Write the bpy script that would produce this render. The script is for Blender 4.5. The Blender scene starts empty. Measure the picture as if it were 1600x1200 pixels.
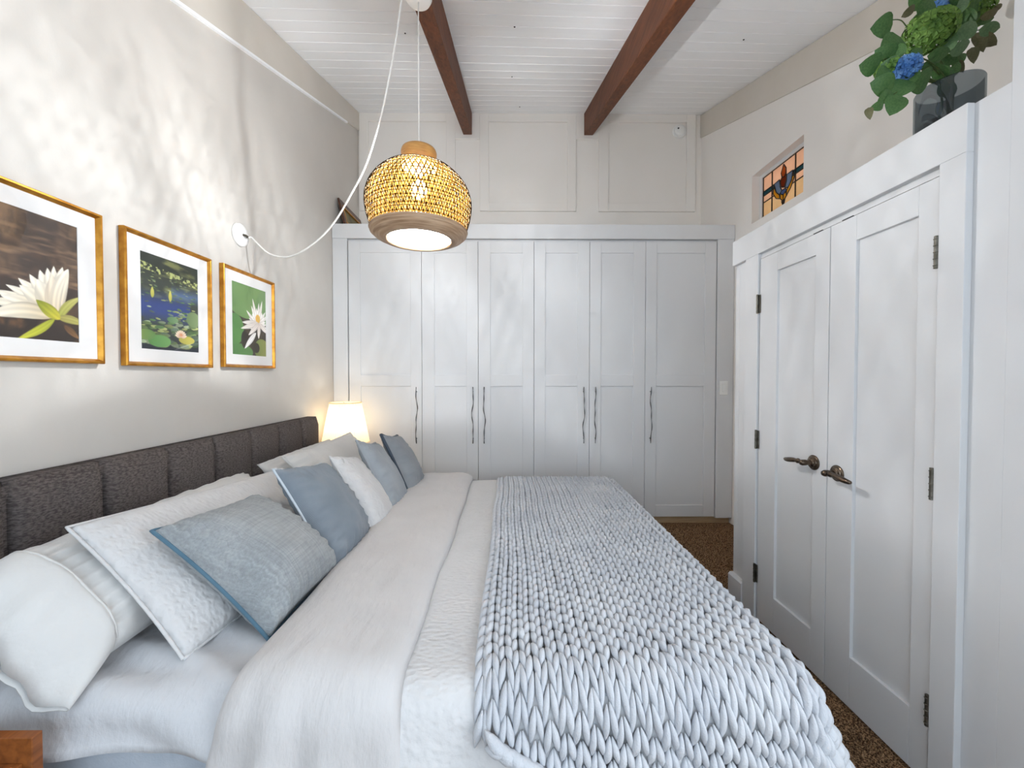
import bpy, bmesh, math, random
import numpy as np
from mathutils import Vector, Matrix, noise
PI = math.pi
random.seed(7)
rng = np.random.default_rng(7)
scene = bpy.context.scene
COL = scene.collection

# ------------------------------------------------------------------ camera
FPX, EYE = 622.0, 1.25
YAW, PIT = math.atan(5 / FPX), math.atan(12 / FPX)
cd = bpy.data.cameras.new('camera')
cam = bpy.data.objects.new('camera', cd)
COL.objects.link(cam)
cam.location = (0, 0, EYE)
cam.rotation_euler = (PI / 2 - PIT, 0, -YAW)
cd.sensor_width = 36
cd.lens = 36 * FPX / 1600
cd.clip_start = .02
scene.camera = cam

# ------------------------------------------------------------------ world, daylight, exposure
w = bpy.data.worlds.new('world')
scene.world = w
w.use_nodes = True
bg = w.node_tree.nodes['Background']
bg.inputs[0].default_value = (.72, .86, 1, 1)
bg.inputs[1].default_value = 2.0
vs = scene.view_settings
vs.view_transform = 'Standard'
vs.look = 'None'
vs.exposure = 0.54
vs.gamma = 1
vs.use_curve_mapping = False
scene.cycles.use_denoising = True
scene.cycles.max_bounces = 14
scene.cycles.diffuse_bounces = 10
scene.cycles.transparent_max_bounces = 16
scene.cycles.sample_clamp_indirect = 8

def area_light(name, loc, rot, sx, sy, power, col):
    l = bpy.data.lights.new(name, 'AREA')
    l.shape = 'RECTANGLE'; l.size = sx; l.size_y = sy; l.energy = power; l.color = col
    o = bpy.data.objects.new(name, l)
    COL.objects.link(o)
    o.location = loc; o.rotation_euler = rot
    return o
# added daylight from an unseen window behind the photographer
area_light('added_daylight', (-.1, -1.42, 1.40), (PI / 2, 0, 0), 2.5, 1.5, 5.5, (.50, .77, 1.0))
# fill added to even out the room, set at an unseen side-wall opening
area_light('added_side_fill', (1.42, -.23, 1.35), (PI / 2, 0, PI / 2), 1.8, 1.2, 17, (.96, .985, 1.0))

def point_light(name, loc, power, col, r):
    l = bpy.data.lights.new(name, 'POINT')
    l.energy = power; l.color = col; l.shadow_soft_size = r
    o = bpy.data.objects.new(name, l)
    COL.objects.link(o)
    o.location = loc
    return o

# ------------------------------------------------------------------ pixel -> place
_f = Vector((math.sin(YAW) * math.cos(PIT), math.cos(YAW) * math.cos(PIT), -math.sin(PIT)))
_r = Vector((math.cos(YAW), -math.sin(YAW), 0))
_u = _r.cross(_f)
_C = Vector((0, 0, EYE))
def on(x, y, ax, v):
    d = _f + _r * ((x - 800) / FPX) + _u * ((600 - y) / FPX)
    return _C + d * ((v - _C[ax]) / d[ax])
def onX(x, y, v): return on(x, y, 0, v)
def onY(x, y, v): return on(x, y, 1, v)
def onZ(x, y, v): return on(x, y, 2, v)

# ------------------------------------------------------------------ materials
def lin(c):
    c = c / 255.0
    return c / 12.92 if c <= .04045 else ((c + .055) / 1.055) ** 2.4
def rgb(r, g, b): return (lin(r), lin(g), lin(b), 1)

class M:
    """small node builder round a Principled shader"""
    def __init__(s, name, col, rough=.6, metal=0, spec=.5):
        s.m = bpy.data.materials.new(name)
        s.m.use_nodes = True
        s.nt = s.m.node_tree
        s.b = s.nt.nodes['Principled BSDF']
        s.b.inputs['Base Color'].default_value = col
        s.b.inputs['Roughness'].default_value = rough
        s.b.inputs['Metallic'].default_value = metal
        s.b.inputs['Specular IOR Level'].default_value = spec
        s.col = col
        s.h = None
    def n(s, t, **k):
        nd = s.nt.nodes.new(t)
        for a, v in k.items():
            if a in nd.inputs: nd.inputs[a].default_value = v
            else: setattr(nd, a, v)
        return nd
    def l(s, a, b): s.nt.links.new(a, b)
    def coords(s, scale=(1, 1, 1), rot=(0, 0, 0), kind='Object'):
        tc = s.n('ShaderNodeTexCoord'); mp = s.n('ShaderNodeMapping')
        mp.inputs['Scale'].default_value = scale
        mp.inputs['Rotation'].default_value = rot
        s.l(tc.outputs[kind], mp.inputs[0])
        return mp.outputs[0]
    def vary(s, c2, scale=8, detail=4, xyz=(1, 1, 1), lo=.35, hi=.65, dist=0):
        """base colour varies between col and c2"""
        nz = s.n('ShaderNodeTexNoise', Scale=scale, Detail=detail, Distortion=dist)
        s.l(s.coords(xyz), nz.inputs['Vector'])
        r = s.n('ShaderNodeValToRGB')
        r.color_ramp.elements[0].position = lo; r.color_ramp.elements[1].position = hi
        r.color_ramp.elements[0].color = s.col; r.color_ramp.elements[1].color = c2
        s.l(nz.outputs[0], r.inputs[0])
        s.l(r.outputs[0], s.b.inputs['Base Color'])
        s.cr = r
        return s
    def threads(s, amt=.15):
        """slubby warp and weft: darker and lighter yarns across the base colour"""
        src = s.cr.outputs[0]
        for sc in ((2, 120, 2), (90, 2, 90)):
            nzt = s.n('ShaderNodeTexNoise', Scale=1.6, Detail=3)
            s.l(s.coords(sc), nzt.inputs['Vector'])
            mr = s.n('ShaderNodeMapRange')
            mr.inputs[1].default_value = .3; mr.inputs[2].default_value = .7; mr.inputs[3].default_value = 1 - amt; mr.inputs[4].default_value = 1 + amt * .6
            s.l(nzt.outputs[0], mr.inputs[0])
            mx = s.n('ShaderNodeMix'); mx.data_type = 'RGBA'; mx.blend_type = 'MULTIPLY'; mx.inputs[0].default_value = 1
            s.l(src, mx.inputs[6]); s.l(mr.outputs[0], mx.inputs[7])
            src = mx.outputs[2]
        s.l(src, s.b.inputs['Base Color'])
        return s
    def _bump(s, h, strength, dist):
        b = s.n('ShaderNodeBump', Strength=strength, Distance=dist)
        s.l(h, b.inputs['Height'])
        if s.h: s.l(s.h, b.inputs['Normal'])
        s.h = b.outputs[0]
        s.l(s.h, s.b.inputs['Normal'])
        return s
    def bump(s, scale=60, strength=.3, dist=.004, detail=3, xyz=(1, 1, 1), rough=.5):
        nz = s.n('ShaderNodeTexNoise', Scale=scale, Detail=detail, Roughness=rough)
        s.l(s.coords(xyz), nz.inputs['Vector'])
        return s._bump(nz.outputs[0], strength, dist)
    def vor(s, scale=60, strength=.3, dist=.004, feature='SMOOTH_F1', xyz=(1, 1, 1)):
        nz = s.n('ShaderNodeTexVoronoi', Scale=scale)
        nz.feature = feature
        s.l(s.coords(xyz), nz.inputs['Vector'])
        return s._bump(nz.outputs[0], strength, dist)
    def weave(s, scale=300, strength=.3, dist=.001):
        for d in ('X', 'Y', 'Z'):
            wv = s.n('ShaderNodeTexWave', Scale=scale, Distortion=1.5, Detail=1)
            wv.bands_direction = d
            s.l(s.coords(), wv.inputs['Vector'])
            s._bump(wv.outputs[0], strength, dist)
        return s

def cloth(name, col, c2=None, **k):
    m = M(name, col, .85, spec=.2)
    m.b.inputs['Sheen Weight'].default_value = .15
    m.vary(c2 or col, 6)
    return m
MT = {}
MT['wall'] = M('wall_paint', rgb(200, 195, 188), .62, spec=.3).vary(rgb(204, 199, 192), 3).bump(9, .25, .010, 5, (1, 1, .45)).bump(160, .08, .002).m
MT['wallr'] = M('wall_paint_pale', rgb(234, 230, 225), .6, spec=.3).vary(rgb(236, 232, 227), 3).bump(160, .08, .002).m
MT['taupe'] = M('panel_paint', rgb(233, 228, 221), .5, spec=.35).vary(rgb(235, 230, 224), 3).bump(120, .05, .002).m
MT['frieze'] = M('frieze_paint', rgb(206, 199, 188), .55, spec=.3).vary(rgb(210, 203, 193), 4).bump(120, .06, .002).m
MT['white'] = M('white_lacquer', rgb(214, 214, 215), .55, spec=.35).vary(rgb(216, 216, 216), 2).bump(40, .03, .002).m
MT['ceil'] = M('ceiling_paint', rgb(245, 246, 247), .5, spec=.35).vary(rgb(247, 247, 248), 3).bump(30, .10, .002, 3, (1, 8, 1)).m
MT['plinth'] = M('plinth_wood', rgb(196, 170, 134), .6).vary(rgb(178, 150, 114), 5, 3, (1, 20, 20)).m
m = M('carpet', rgb(78, 55, 38), .95, spec=.1).vary(rgb(180, 144, 108), 150, 2, lo=.42, hi=.62)
MT['carpet'] = m.bump(240, .9, .01, 2).m
m = M('beam_wood', rgb(118, 68, 38), .6, spec=.3).vary(rgb(80, 43, 22), 5, 6, (9, .7, 9), .3, .7, 1.2)
MT['beam'] = m.bump(12, .25, .006, 5, (8, .6, 8)).m
MT['gold'] = M('gold_frame', rgb(196, 140, 52), .32, .75).vary(rgb(164, 108, 34), 9, 3, (3, 3, 3)).m
MT['mat'] = M('mat_board', rgb(224, 222, 220), .8, spec=.2).vary(rgb(227, 225, 223), 9).bump(400, .05, .001).m
MT['head'] = M('headboard_fabric', rgb(60, 55, 54), .95, spec=.1).vary(rgb(92, 86, 84), 90, 4, (1, 1, 2.5)).bump(300, .5, .003, 2).m
MT['sheet'] = cloth('white_sheet', rgb(196, 197, 200), rgb(201, 202, 205)).bump(5, .5, .03, 4, (1.5, 1, 1)).bump(16, .5, .012, 5, (1.0, .45, .6), .6).weave(420, .04).m
MT['case'] = cloth('white_cotton', rgb(206, 205, 203), rgb(210, 209, 207)).bump(9, .45, .016, 4).bump(22, .35, .008, 4).weave(420, .04).m
MT['duvet'] = cloth('duvet_cotton', rgb(198, 195, 194), rgb(202, 199, 198)).bump(5, .5, .024, 4, (2.2, 1, 1)).bump(15, .5, .012, 5, (1.3, .4, .45), .6).weave(420, .04).m
MT['quilt'] = cloth('matelasse', rgb(204, 203, 203), rgb(208, 207, 207)).vor(55, .55, .007, xyz=(1, 1.6, 1)).bump(90, .35, .004, 3).m
MT['linen'] = cloth('grey_linen', rgb(150, 155, 158), rgb(164, 168, 170)).threads().weave(150, .35, .0016).bump(14, .25, .008, 3).m
MT['blue'] = cloth('blue_linen', rgb(113, 122, 132), rgb(125, 133, 142)).weave(170, .2, .0012).bump(12, .3, .010, 3).m
MT['greyc'] = cloth('pale_grey_cotton', rgb(146, 152, 158), rgb(156, 162, 167)).weave(170, .2, .0012).bump(12, .3, .01, 3).m
MT['bluegrey'] = cloth('blue_grey_cotton', rgb(128, 133, 139), rgb(140, 145, 150)).weave(170, .2, .0012).bump(12, .3, .01, 3).m
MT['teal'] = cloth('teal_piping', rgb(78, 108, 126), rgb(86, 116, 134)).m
MT['pipe'] = cloth('pale_piping', rgb(196, 204, 212)).m
MT['pipedark'] = cloth('dark_piping', rgb(62, 72, 84)).m
m = cloth('knit_yarn', rgb(189, 192, 198), rgb(202, 204, 208)).bump(60, .5, .004, 3, (6, .7, 6))
MT['yarn'] = m.m
MT['base'] = M('bed_base_fabric', rgb(118, 126, 134), .95, spec=.1).vary(rgb(136, 143, 150), 120).bump(300, .4, .002).m
MT['walnut'] = M('teak', rgb(150, 88, 40), .45).vary(rgb(112, 60, 24), 6, 5, (10, .8, 10), .3, .7, .6).m
MT['bronze'] = M('bronze', rgb(112, 98, 84), .30, .95).vary(rgb(76, 64, 54), 30).m
MT['nickel'] = M('dark_nickel', rgb(112, 112, 114), .28, .95).vary(rgb(90, 90, 92), 20).m
MT['hinge'] = M('hinge_steel', rgb(120, 116, 108), .4, .9).vary(rgb(88, 84, 74), 40).m
MT['plastic'] = M('white_plastic', rgb(234, 233, 230), .35).vary(rgb(236, 235, 232), 9).m
MT['cord'] = M('white_cord', rgb(232, 229, 224), .5).vary(rgb(236, 233, 228), 30).m
MT['dark'] = M('dark_slot', rgb(44, 42, 40), .5, .3).vary(rgb(56, 53, 50), 30).m
MT['lead'] = M('lead_came', rgb(46, 40, 36), .5, .5).vary(rgb(60, 52, 46), 40).m
MT['bamboo'] = M('bamboo_ring', rgb(196, 150, 84), .5).vary(rgb(168, 116, 56), 12, 4, (2, 2, 14), .3, .7).m
MT['ring'] = M('coiled_wood', rgb(196, 166, 136), .5).vary(rgb(150, 116, 86), 7, 5, (1.2, 1.2, 34), .3, .7, .4).bump(8, .25, .004, 3, (1, 1, 22)).m
MT['cane'] = M('cane_line', rgb(56, 40, 18), .8, spec=.1).vary(rgb(46, 32, 14), 40).m
MT['dkframe'] = M('mahogany', rgb(86, 50, 30), .4).vary(rgb(60, 32, 20), 12, 4, (6, 1, 6)).m
MT['stem'] = M('stem_green', rgb(84, 104, 52), .6).vary(rgb(66, 86, 40), 30).m
MT['leafA'] = M('eucalyptus_leaf', rgb(66, 104, 52), .5).vary(rgb(86, 122, 66), 14).m
MT['leafB'] = M('pale_leaf', rgb(92, 126, 84), .5).vary(rgb(112, 144, 100), 14).m
MT['leafC'] = M('olive_leaf', rgb(94, 96, 60), .55).vary(rgb(112, 104, 76), 14).m
MT['hyg'] = M('green_hydrangea', rgb(82, 122, 46), .6).vary(rgb(120, 156, 66), 30).m
MT['hyb'] = M('blue_hydrangea', rgb(52, 104, 172), .6).vary(rgb(112, 160, 214), 34).m
MT['ceramic'] = M('lamp_ceramic', rgb(214, 208, 198), .3).vary(rgb(206, 198, 188), 9).m

def translucent(name, col, tcol, mixf, c2=None, scale=60, xyz=(1, 1, 1)):
    m = M(name, col, .8, spec=0.0)
    if c2: m.vary(c2, scale, 3, xyz)
    t = m.n('ShaderNodeBsdfTranslucent'); t.inputs[0].default_value = tcol
    x = m.n('ShaderNodeMixShader'); x.inputs[0].default_value = mixf
    out = m.nt.nodes['Material Output']
    m.l(m.b.outputs[0], x.inputs[1]); m.l(t.outputs[0], x.inputs[2]); m.l(x.outputs[0], out.inputs[0])
    return m.m
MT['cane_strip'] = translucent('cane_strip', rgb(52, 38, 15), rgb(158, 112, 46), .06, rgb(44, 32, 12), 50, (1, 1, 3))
MT['diffuser'] = translucent('diffuser_paper', rgb(240, 232, 214), rgb(255, 250, 240), .82, rgb(232, 220, 196), 22)
MT['shade'] = translucent('pleated_shade', rgb(244, 234, 212), rgb(255, 240, 210), .5, rgb(238, 226, 202), 8)

def tinted(name, col, gl=.05, rough=.03, body=None, bf=0):
    """thin see-through pane: tinted transparency with a mirror sheen"""
    m = M(name, col, rough)
    nt = m.nt
    t = m.n('ShaderNodeBsdfTransparent'); t.inputs[0].default_value = col
    g = m.n('ShaderNodeBsdfGlossy'); g.inputs['Roughness'].default_value = rough
    x = m.n('ShaderNodeMixShader'); x.inputs[0].default_value = gl
    m.l(t.outputs[0], x.inputs[1]); m.l(g.outputs[0], x.inputs[2])
    last = x
    if bf:
        x2 = m.n('ShaderNodeMixShader'); x2.inputs[0].default_value = bf
        m.b.inputs['Base Color'].default_value = body
        m.l(x.outputs[0], x2.inputs[1]); m.l(m.b.outputs[0], x2.inputs[2])
        last = x2
    m.l(last.outputs[0], nt.nodes['Material Output'].inputs[0])
    return m.m
MT['pane'] = tinted('picture_glass', (1, 1, 1, 1))
MT['vase'] = tinted('smoked_glass', (.58, .62, .64, 1), .07, body=rgb(104, 114, 120), bf=.14)
MT['water'] = tinted('vase_water', (.24, .245, .24, 1), .03, body=rgb(70, 70, 67), bf=.30)

def emit(name, col, s):
    m = M(name, col, .4)
    m.b.inputs['Emission Color'].default_value = col
    m.b.inputs['Emission Strength'].default_value = s
    t = m.n('ShaderNodeBsdfTransparent')          # clear glass round the glowing filament
    x = m.n('ShaderNodeMixShader'); x.inputs[0].default_value = .75
    m.l(m.b.outputs[0], x.inputs[1]); m.l(t.outputs[0], x.inputs[2]); m.l(x.outputs[0], m.nt.nodes['Material Output'].inputs[0])
    return m.m
MT['bulb'] = emit('bulb_glass', (1, .86, .66, 1), 14)
def vcol(name):
    m = M(name, (1, 1, 1, 1), .55, spec=.3)
    a = m.n('ShaderNodeAttribute'); a.attribute_name = 'print'
    m.l(a.outputs['Color'], m.b.inputs['Base Color'])
    return m.m
MT['print'] = vcol('photo_print')
_pm = {}
def plain(c, rough=.35):
    """stained glass tint"""
    k = tuple(c)
    if k not in _pm:
        _pm[k] = translucent('stained_glass_%d' % len(_pm), rgb(*c), rgb(*c), .5, rgb(*[min(255, int(v * 1.08)) for v in c]), 14)
    return _pm[k]

# ------------------------------------------------------------------ mesh helpers
class MB:
    def __init__(s): s.v = []; s.f = []
    def add(s, V, F):
        o = len(s.v)
        s.v += [tuple(p) for p in V]
        s.f += [tuple(i + o for i in f) for f in F]
        return s
    def box(s, x0, x1, y0, y1, z0, z1, T=None):
        V = [(x, y, z) for z in (z0, z1) for y in (y0, y1) for x in (x0, x1)]
        if T: V = [T(*p) for p in V]
        F = [(0, 2, 3, 1), (4, 5, 7, 6), (0, 1, 5, 4), (2, 6, 7, 3), (0, 4, 6, 2), (1, 3, 7, 5)]
        return s.add(V, F)
    def prism(s, P, a, b, T):
        """polygon P (2D) extruded from a to b; T(p,q,w) -> xyz"""
        n = len(P)
        V = [T(p, q, a) for p, q in P] + [T(p, q, b) for p, q in P]
        F = [tuple(range(n - 1, -1, -1)), tuple(range(n, 2 * n))]
        F += [(i, (i + 1) % n, n + (i + 1) % n, n + i) for i in range(n)]
        return s.add(V, F)
    def lathe(s, prof, c=(0, 0, 0), n=32, closed=False, T=None):
        V = []; F = []
        for r, z in prof:
            for k in range(n):
                a = 2 * PI * k / n
                p = (c[0] + r * math.cos(a), c[1] + r * math.sin(a), c[2] + z)
                V.append(T(r * math.cos(a), r * math.sin(a), z) if T else p)
        m = len(prof)
        for i in range(m - 1 if not closed else m):
            j = (i + 1) % m
            for k in range(n):
                q = (k + 1) % n
                F.append((i * n + k, i * n + q, j * n + q, j * n + k))
        return s.add(V, F)
    def tube(s, pts, r, n=8, cap=True):
        pts = [Vector(p) for p in pts]
        rs = r if hasattr(r, '__len__') else [r] * len(pts)
        V = []; F = []
        up = Vector((0, 0, 1))
        t0 = (pts[1] - pts[0]).normalized()
        if abs(t0.dot(up)) > .9: up = Vector((1, 0, 0))
        a = t0.cross(up).normalized()
        for i, p in enumerate(pts):
            t = (pts[min(i + 1, len(pts) - 1)] - pts[max(i - 1, 0)]).normalized()
            a = (a - t * a.dot(t)).normalized()
            b = t.cross(a)
            for k in range(n):
                g = 2 * PI * k / n
                V.append(p + (a * math.cos(g) + b * math.sin(g)) * rs[i])
        for i in range(len(pts) - 1):
            for k in range(n):
                q = (k + 1) % n
                F.append((i * n + k, i * n + q, (i + 1) * n + q, (i + 1) * n + k))
        if cap:
            F.append(tuple(range(n - 1, -1, -1)))
            F.append(tuple((len(pts) - 1) * n + k for k in range(n)))
        return s.add(V, F)
    def build(s, name, mat, parent=None, smooth=False, bevel=0, seg=2, solid=0, sub=0, offset=-1):
        me = bpy.data.meshes.new(name)
        me.from_pydata(s.v, [], s.f)
        bm = bmesh.new(); bm.from_mesh(me)
        bmesh.ops.recalc_face_normals(bm, faces=bm.faces) if not solid else None
        bm.to_mesh(me); bm.free()
        return link(name, me, mat, parent, smooth, bevel, seg, solid, sub, offset)
def link(name, me, mat, parent=None, smooth=False, bevel=0, seg=2, solid=0, sub=0, offset=-1):
    if mat is not None and not me.materials: me.materials.append(MT[mat] if isinstance(mat, str) else mat)
    if smooth: me.polygons.foreach_set('use_smooth', [True] * len(me.polygons))
    o = bpy.data.objects.new(name, me)
    COL.objects.link(o)
    if parent is not None: o.parent = parent; o.matrix_parent_inverse = parent_inv(parent)
    if solid:
        md = o.modifiers.new('solid', 'SOLIDIFY'); md.thickness = solid; md.offset = offset
    if bevel:
        md = o.modifiers.new('bevel', 'BEVEL'); md.width = bevel; md.segments = seg; md.limit_method = 'ANGLE'; md.angle_limit = .6
    if sub:
        md = o.modifiers.new('sub', 'SUBSURF'); md.levels = sub; md.render_levels = sub
    return o
def parent_inv(p):
    m = Matrix.LocRotScale(p.location, p.rotation_euler, p.scale)
    if p.parent: m = Matrix.LocRotScale(p.parent.location, p.parent.rotation_euler, p.parent.scale) @ m if False else m
    return m.inverted()
def tag(o, label=None, cat=None, group=None, kind=None):
    if label: o['label'] = label
    if cat: o['category'] = cat
    if group: o['group'] = group
    if kind: o['kind'] = kind
    return o
def empty(name, loc, label, cat, group=None, kind=None):
    o = bpy.data.objects.new(name, None)
    COL.objects.link(o)
    o.location = loc
    o.empty_display_size = .05
    return tag(o, label, cat, group, kind)
def cbox(name, mat, parent, x0, x1, y0, y1, z0, z1, bevel=.002, T=None):
    return MB().box(x0, x1, y0, y1, z0, z1, T).build(name, mat, parent, bevel=bevel)
def nz(p, s=1.0): return noise.noise(Vector(p) * s)
def smoothstep(a, b, x):
    t = min(1, max(0, (x - a) / (b - a))); return t * t * (3 - 2 * t)

# ================================================================== THE SETTING
XL, XR, D1, D2, XC = -1.461, 1.8835, 3.3285, 3.925, 1.258
YB = -1.30                       # wall behind the photographer
XW = XC + .022                   # closet wall plane behind its trim
def ceil_z(x, y):
    k = .297 + (.341 - .297) * (x - XL) / (XR - XL)
    return 3.80 - k * (D2 - y)

tag(cbox('floor', 'carpet', None, XL - .1, XR + .1, YB - .1, D2 + .1, -.1, 0, 0), 'brown carpet floor', 'floor', kind='structure')
# carpet tufts where the carpet shows, between the bed foot and the closet
b = MB()
for i in range(17000):
    x, y = rng.uniform(.70, XC + .012), rng.uniform(.55, D1 - .02)
    if y > 2.25 : x = rng.uniform(.6, XR)
    h, r, a = rng.uniform(.006, .013), rng.uniform(.003, .0055), rng.uniform(0, 6.28)
    dx, dy = rng.uniform(-.004, .004, 2)
    b.add([(x + r * math.cos(a + k * 2.094), y + r * math.sin(a + k * 2.094), 0) for k in range(3)] + [(x + dx, y + dy, h)], [(0, 1, 3), (1, 2, 3), (2, 0, 3)])
tag(b.build('carpet_pile', 'carpet'), 'short speckled brown carpet pile between the bed and the closet doors', 'carpet', kind='stuff')

def slope_wall(name, mat, x0, x1, y0, y1, zb, label, off=0.0, parent=None, zt=None):
    """wall slab whose top follows the sloping ceiling; zb may be a function of y"""
    fb = zb if callable(zb) else (lambda y: zb)
    V = []
    for y in (y0, y1):
        for x in (x0, x1):
            V += [(x, y, fb(y)), (x, y, (zt(y) if zt else ceil_z(x, y) + .03) - off)]
    F = [(0, 1, 3, 2), (4, 6, 7, 5), (0, 4, 5, 1), (2, 3, 7, 6), (0, 2, 6, 4), (1, 5, 7, 3)]
    o = MB().add(V, F).build(name, mat, parent)
    if parent is None: tag(o, label, 'wall', kind='structure')
    return o
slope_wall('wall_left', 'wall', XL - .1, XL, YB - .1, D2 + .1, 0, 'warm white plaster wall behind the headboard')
bandL = lambda y: 3.5306 + .3468 * (y - 3.6213)
bandR = lambda y: 3.5941 + .3534 * (y - 3.9617)
o = slope_wall('trim_1', 'frieze', XL, XL + .018, YB, D2 - .001, bandL, '', .033)
tag(o, 'taupe frieze board along the top of the headboard wall', 'trim')
V = [(x, yy, bandL(yy) + d) for d in (-.014, 0) for yy in (YB, 3.62) for x in (XL, XL + .02)]
MB().add(V, [(0, 2, 3, 1), (4, 5, 7, 6), (0, 1, 5, 4), (2, 6, 7, 3), (0, 4, 6, 2), (1, 3, 7, 5)]).build('lit_edge', 'ceil', o)  # white strip stands in for the frieze board's lamp-lit underside
o = slope_wall('trim_2', 'frieze', XR - .012, XR, 1.03, D2 - .001, bandR, '', .033)
tag(o, 'taupe frieze board along the top of the wall over the closet', 'trim')

# right wall with an opening for the stained glass window
WY0, WY1, WZ0, WZ1 = 2.555, 3.095, 2.43, 2.795
b = MB()
T = lambda y, z, x: (x, y, z)
ztop = lambda y: ceil_z(XR, y) + .03
def rw(y0, y1, za, zb):
    P = [(y0, za(y0) if callable(za) else za), (y1, za(y1) if callable(za) else za), (y1, zb(y1) if callable(zb) else zb), (y0, zb(y0) if callable(zb) else zb)]
    b.prism(P, XR, XR + .16, T)
rw(1.0, WY0, 0, ztop); rw(WY1, D2 + .1, 0, ztop); rw(WY0, WY1, 0, WZ0); rw(WY0, WY1, WZ1, ztop)
tag(b.build('wall_right', 'wallr'), 'pale wall above the closet with a stained glass window', 'wall', kind='structure')

# closet bump-out: door wall, top ledge, far return
cl = MB()
cl.box(XW, XR, 2.205, 2.241, 0, 2.0)                   # far return wall
cl.box(XW, XW + .04, 2.02, 2.205, 0, 2.0)              # wall strip beside the casing
cl.box(XW, XW + .04, 1.016, 1.165, 0, 2.0)
cl.box(XW, XW + .04, 1.165, 2.02, 1.853, 2.0)
cl.box(XW + .04, XR, 1.016, 2.205, 1.96, 2.0)          # ledge
tag(cl.build('wall_closet', 'white', bevel=.0015), 'white closet wall with a ledge on top', 'wall', kind='structure')
b = MB()
zts = lambda y: ceil_z(XW, y) + .03
def sw_(y0, y1, za, zb):
    b.prism([(y0, za), (y1, za), (y1, zb(y1) if callable(zb) else zb), (y0, zb(y0) if callable(zb) else zb)], XW, XW + .12, T)
sw_(YB - .1, -1.15, 0, zts); sw_(.70, 1.016, 0, zts); sw_(-1.15, .70, 0, .75); sw_(-1.15, .70, 1.95, zts)  # opening added here for the unseen side fill light
b.prism([(.896, 0), (1.016, 0), (1.016, zts(1.016)), (.896, zts(.896))], XW + .12, XR + .16, T)
tag(b.build('wall_side', 'white'), 'white full height wall beside the closet doors', 'wall', kind='structure')
# wall behind the photographer, with an added window opening
b = MB()
b.box(XL - .1, XW, YB - .1, YB, 0, .65)
b.box(XL - .1, -1.35, YB - .1, YB, .65, 2.15); b.box(1.15, XW, YB - .1, YB, .65, 2.15)
zt = ceil_z(0, YB) + .1
b.box(XL - .1, XW, YB - .1, YB, 2.15, max(zt, 2.2))
tag(b.build('wall_near', 'wallr'), 'pale wall with an added window opening facing the wardrobe', 'wall', kind='structure')

# upper back wall with framed panels
slope_wall('wall_back', 'taupe', XL - .1, XR + .16, D2, D2 + .1, 0, 'taupe panelled wall above the wardrobe')
wb = bpy.data.objects['wall_back']
def px_x(px, Y): return onY(px, 300, Y).x
def px_z(py, Y, px=800): return onY(px, py, Y).z
zt = ceil_z(.2, D2) - .004
zi1, zi0 = px_z(192, D2), px_z(318, D2)
zo0 = px_z(331, D2)
panels = [(563, 712, 577, 698), (750, 899.5, 764, 886), (935, 1085, 950, 1071)]
for i, (a, c, p, q) in enumerate(panels):
    xa, xc, xp, xq = (px_x(v, D2) for v in (a, c, p, q))
    f = MB()
    for bx in ((xa, xp, zo0, zt), (xq, xc, zo0, zt), (xp, xq, zi1, zt), (xp, xq, zo0, zi0)):
        f.box(bx[0], bx[1], D2 - .022, D2, bx[2], bx[3])
    f.build('panel_frame', 'taupe', wb, bevel=.003)
    cbox('wall_panel', 'taupe', wb, xp, xq, D2 - .006, D2, zi0, zi1, .001)
zs = px_z(219, D2)
for a, c in ((712, 750), (899.5, 935)):
    cbox('beam_pad', 'taupe', wb, px_x(a, D2), px_x(c, D2), D2 - .022, D2, zs, zt, .003)

# ceiling: slab with painted planks under it, each plank its own piece
V = [(x, y, ceil_z(x, y) + d) for d in (.025, .12) for y in (YB - .1, D2 + .1) for x in (XL - .1, XR + .16)]
ce = MB().add(V, [(0, 2, 3, 1), (4, 5, 7, 6), (0, 1, 5, 4), (2, 6, 7, 3), (0, 4, 6, 2), (1, 3, 7, 5)]).build('ceiling', 'ceil')
tag(ce, 'sloping white plank ceiling', 'ceiling', kind='structure')
y = D2; pitch = .118
while y > YB:
    y0 = max(YB, y - pitch + .0035)
    dz = rng.uniform(0, .0012)
    V = [(x, yy, ceil_z(x, yy) + d + dz) for d in (0, .022) for yy in (y0, y) for x in (XL, XR if y > 1.03 else XW)]
    MB().add(V, [(0, 2, 3, 1), (4, 5, 7, 6), (0, 1, 5, 4), (2, 6, 7, 3), (0, 4, 6, 2), (1, 3, 7, 5)]).build('plank', 'ceil', ce, bevel=.0025, seg=1)
    y -= pitch

# nail heads in the ceiling boards
for px, py in ((633, 52), (804, 42), (800, 120), (1162, 62), (812, 167)):
    t0, t1 = .5, 6.0
    for _ in range(40):
        tm = (t0 + t1) / 2; q = onY(px, py, tm)
        if q.z < ceil_z(q.x, q.y): t0 = tm
        else: t1 = tm
    MB().lathe([(0, -.0015), (.005, -.0015), (.005, .003), (0, .003)], (q.x, q.y, q.z), 8).build('nail_head', 'dark', ce)
# beams
def beam(x0, x1, label):
    V = [(x, yy, ceil_z((x0 + x1) / 2, yy) + d) for d in (-.205, .004) for yy in (YB, D2 - .023) for x in (x0, x1)]
    o = MB().add(V, [(0, 2, 3, 1), (4, 5, 7, 6), (0, 1, 5, 4), (2, 6, 7, 3), (0, 4, 6, 2), (1, 3, 7, 5)]).build('ceiling_beam', 'beam', bevel=.004)
    tag(o, label, 'beam', 'timber ceiling beams')
xa = px_x(724.5, D2); xb = px_x(911.5, D2)
beam(xa, xa + .084, 'dark stained timber ceiling beam that the pendant lamp hangs from')
beam(xb, xb + .086, 'dark stained timber ceiling beam ending beside the smoke detector panel')

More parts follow.
